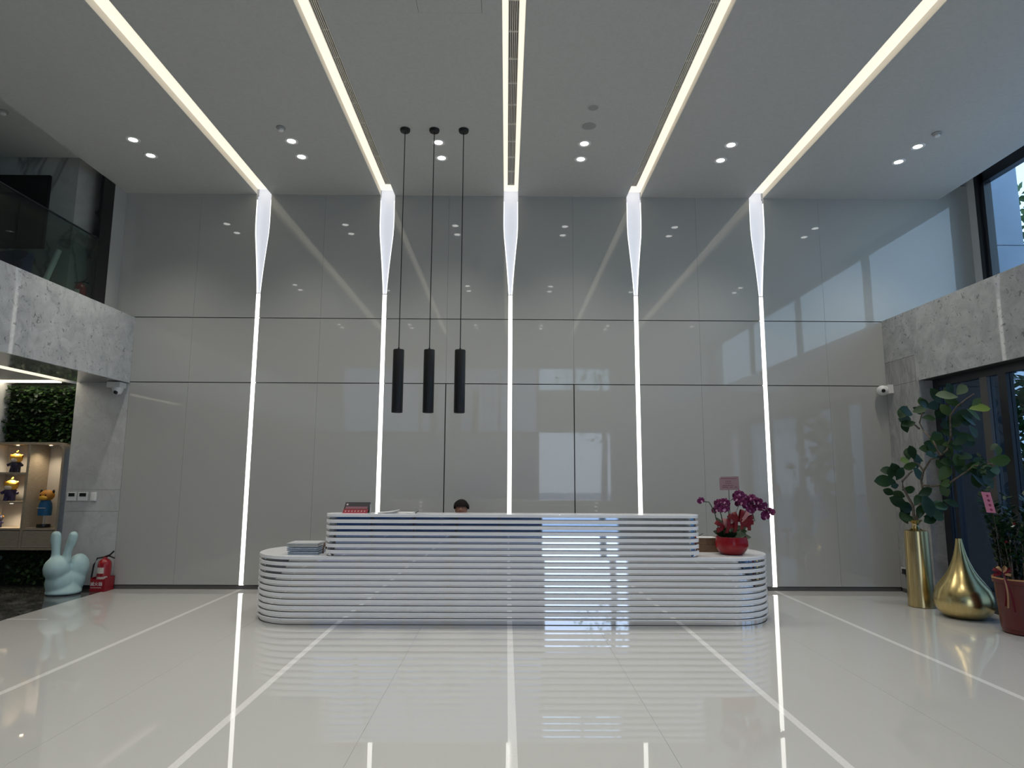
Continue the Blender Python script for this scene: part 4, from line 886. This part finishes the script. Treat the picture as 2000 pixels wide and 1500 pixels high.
rl = MB().tube([(-6.10, -1.12, 3.84), (-6.02, -.93, 4.55)], .035, 14).build('poster_roll', 'white_plastic', None, smooth=True, origin=(-6.1, -1.1, 3.83)); tag(rl, 'white rolled poster leaning against the mezzanine marble wall', 'poster roll')

# ================================================================== OUTDOORS
struct(MB().box(-40, 60, -60, 40, -0.60, -0.30).build('ground_outside', 'paving'))
tag(bx('porch_slab', 'paving', None, 7.3, 16, -14, 3, -0.30, -0.03), 'grey paved porch outside the glass doors', 'paving', kind='structure')
tag(bx('entrance_slab', 'paving', None, -9.5, 9, -22, YF-.3, -0.30, -0.03), 'grey paved forecourt outside the entrance', 'paving', kind='structure')
ow = struct(MB().box(5.70, 7.80, .52, .9, -0.3, 3.6).box(6.95, 8.20, .52, .9, 3.6, 8.5).build('wall_outside', 'gap_dark'))
for x0, x1 in ((5.70, 6.62), (6.62, 7.80)):
    for z0, z1 in ((-.3, .55), (.55, 1.45), (1.45, 2.05), (2.05, 3.6)): bx('stone_slab', 'stone_sky_tint', ow, x0+.004, x1-.004, .47, .52, z0+.004, z1-.004)
for z0, z1 in ((3.6, 5.24), (5.24, 7.0), (7.0, 8.5)): bx('stone_slab', 'stone_smooth', ow, 6.95, 8.2, .47, .52, z0+.006, z1-.006)
bx('stone_slab', 'stone_smooth', ow, 6.98, 7.0, .1, .47, 3.6, 8.5)
random.seed(21)
def tree(x, y, h_, r, lab):
    t = thing('tree', (x, y, -.3), lab, 'tree', 'trees outside')
    MB().tube([(x, y, -.3), (x+.1, y, h_*.4), (x-.1, y+.1, h_*.8)], [.16, .12, .05], 8).build('trunk', 'bark', t, smooth=True)
    b = MB()
    for k in range(1100):
        v = Vector((random.gauss(0, 1), random.gauss(0, 1), random.gauss(0, 1))).normalized()*r*random.uniform(.35, 1); p = Vector((x, y, h_*.72)) + Vector((v.x, v.y, v.z*1.2))
        d = Vector((random.uniform(-1, 1), random.uniform(-1, 1), random.uniform(-1, .4))).normalized(); s_ = d.cross(Vector((.3, .2, 1))).normalized(); L = random.uniform(.14, .28); n0 = len(b.v)
        b.v += [tuple(p), tuple(p+d*L*.5+s_*L*.3), tuple(p+d*L), tuple(p+d*L*.5-s_*L*.3)]; b.face([n0, n0+1, n0+2, n0+3])
    tag(b.build('foliage', 'tree_leaf', t), kind='stuff')
tree(12.0, 5.2, 8.2, 2.3, 'leafy green tree outside the upper right window')
tree(9.9, 3.2, 3.4, 1.1, 'small green tree outside the glass doors')
tree(13.5, -5, 7.0, 2.4, 'broad leafy tree farther along outside the right windows')
tree(4.2, -19, 7.5, 2.3, 'leafy tree outside the entrance behind the viewpoint'); tree(-2.5, -20, 7.0, 2.2, 'tree beyond the dark glass front behind the viewpoint')
rlg = thing('railing', (9.0, 1.4, -.03), 'white metal railing outside beyond the glass doors', 'railing')
for k in range(7): bx('bar', 'white_paint', rlg, 8.1, 10.5, 1.38, 1.42, .5+.16*k, .53+.16*k)
for x in (8.1, 9.3, 10.46): bx('post', 'white_paint', rlg, x, x+.04, 1.37, 1.43, -.03, 1.6)
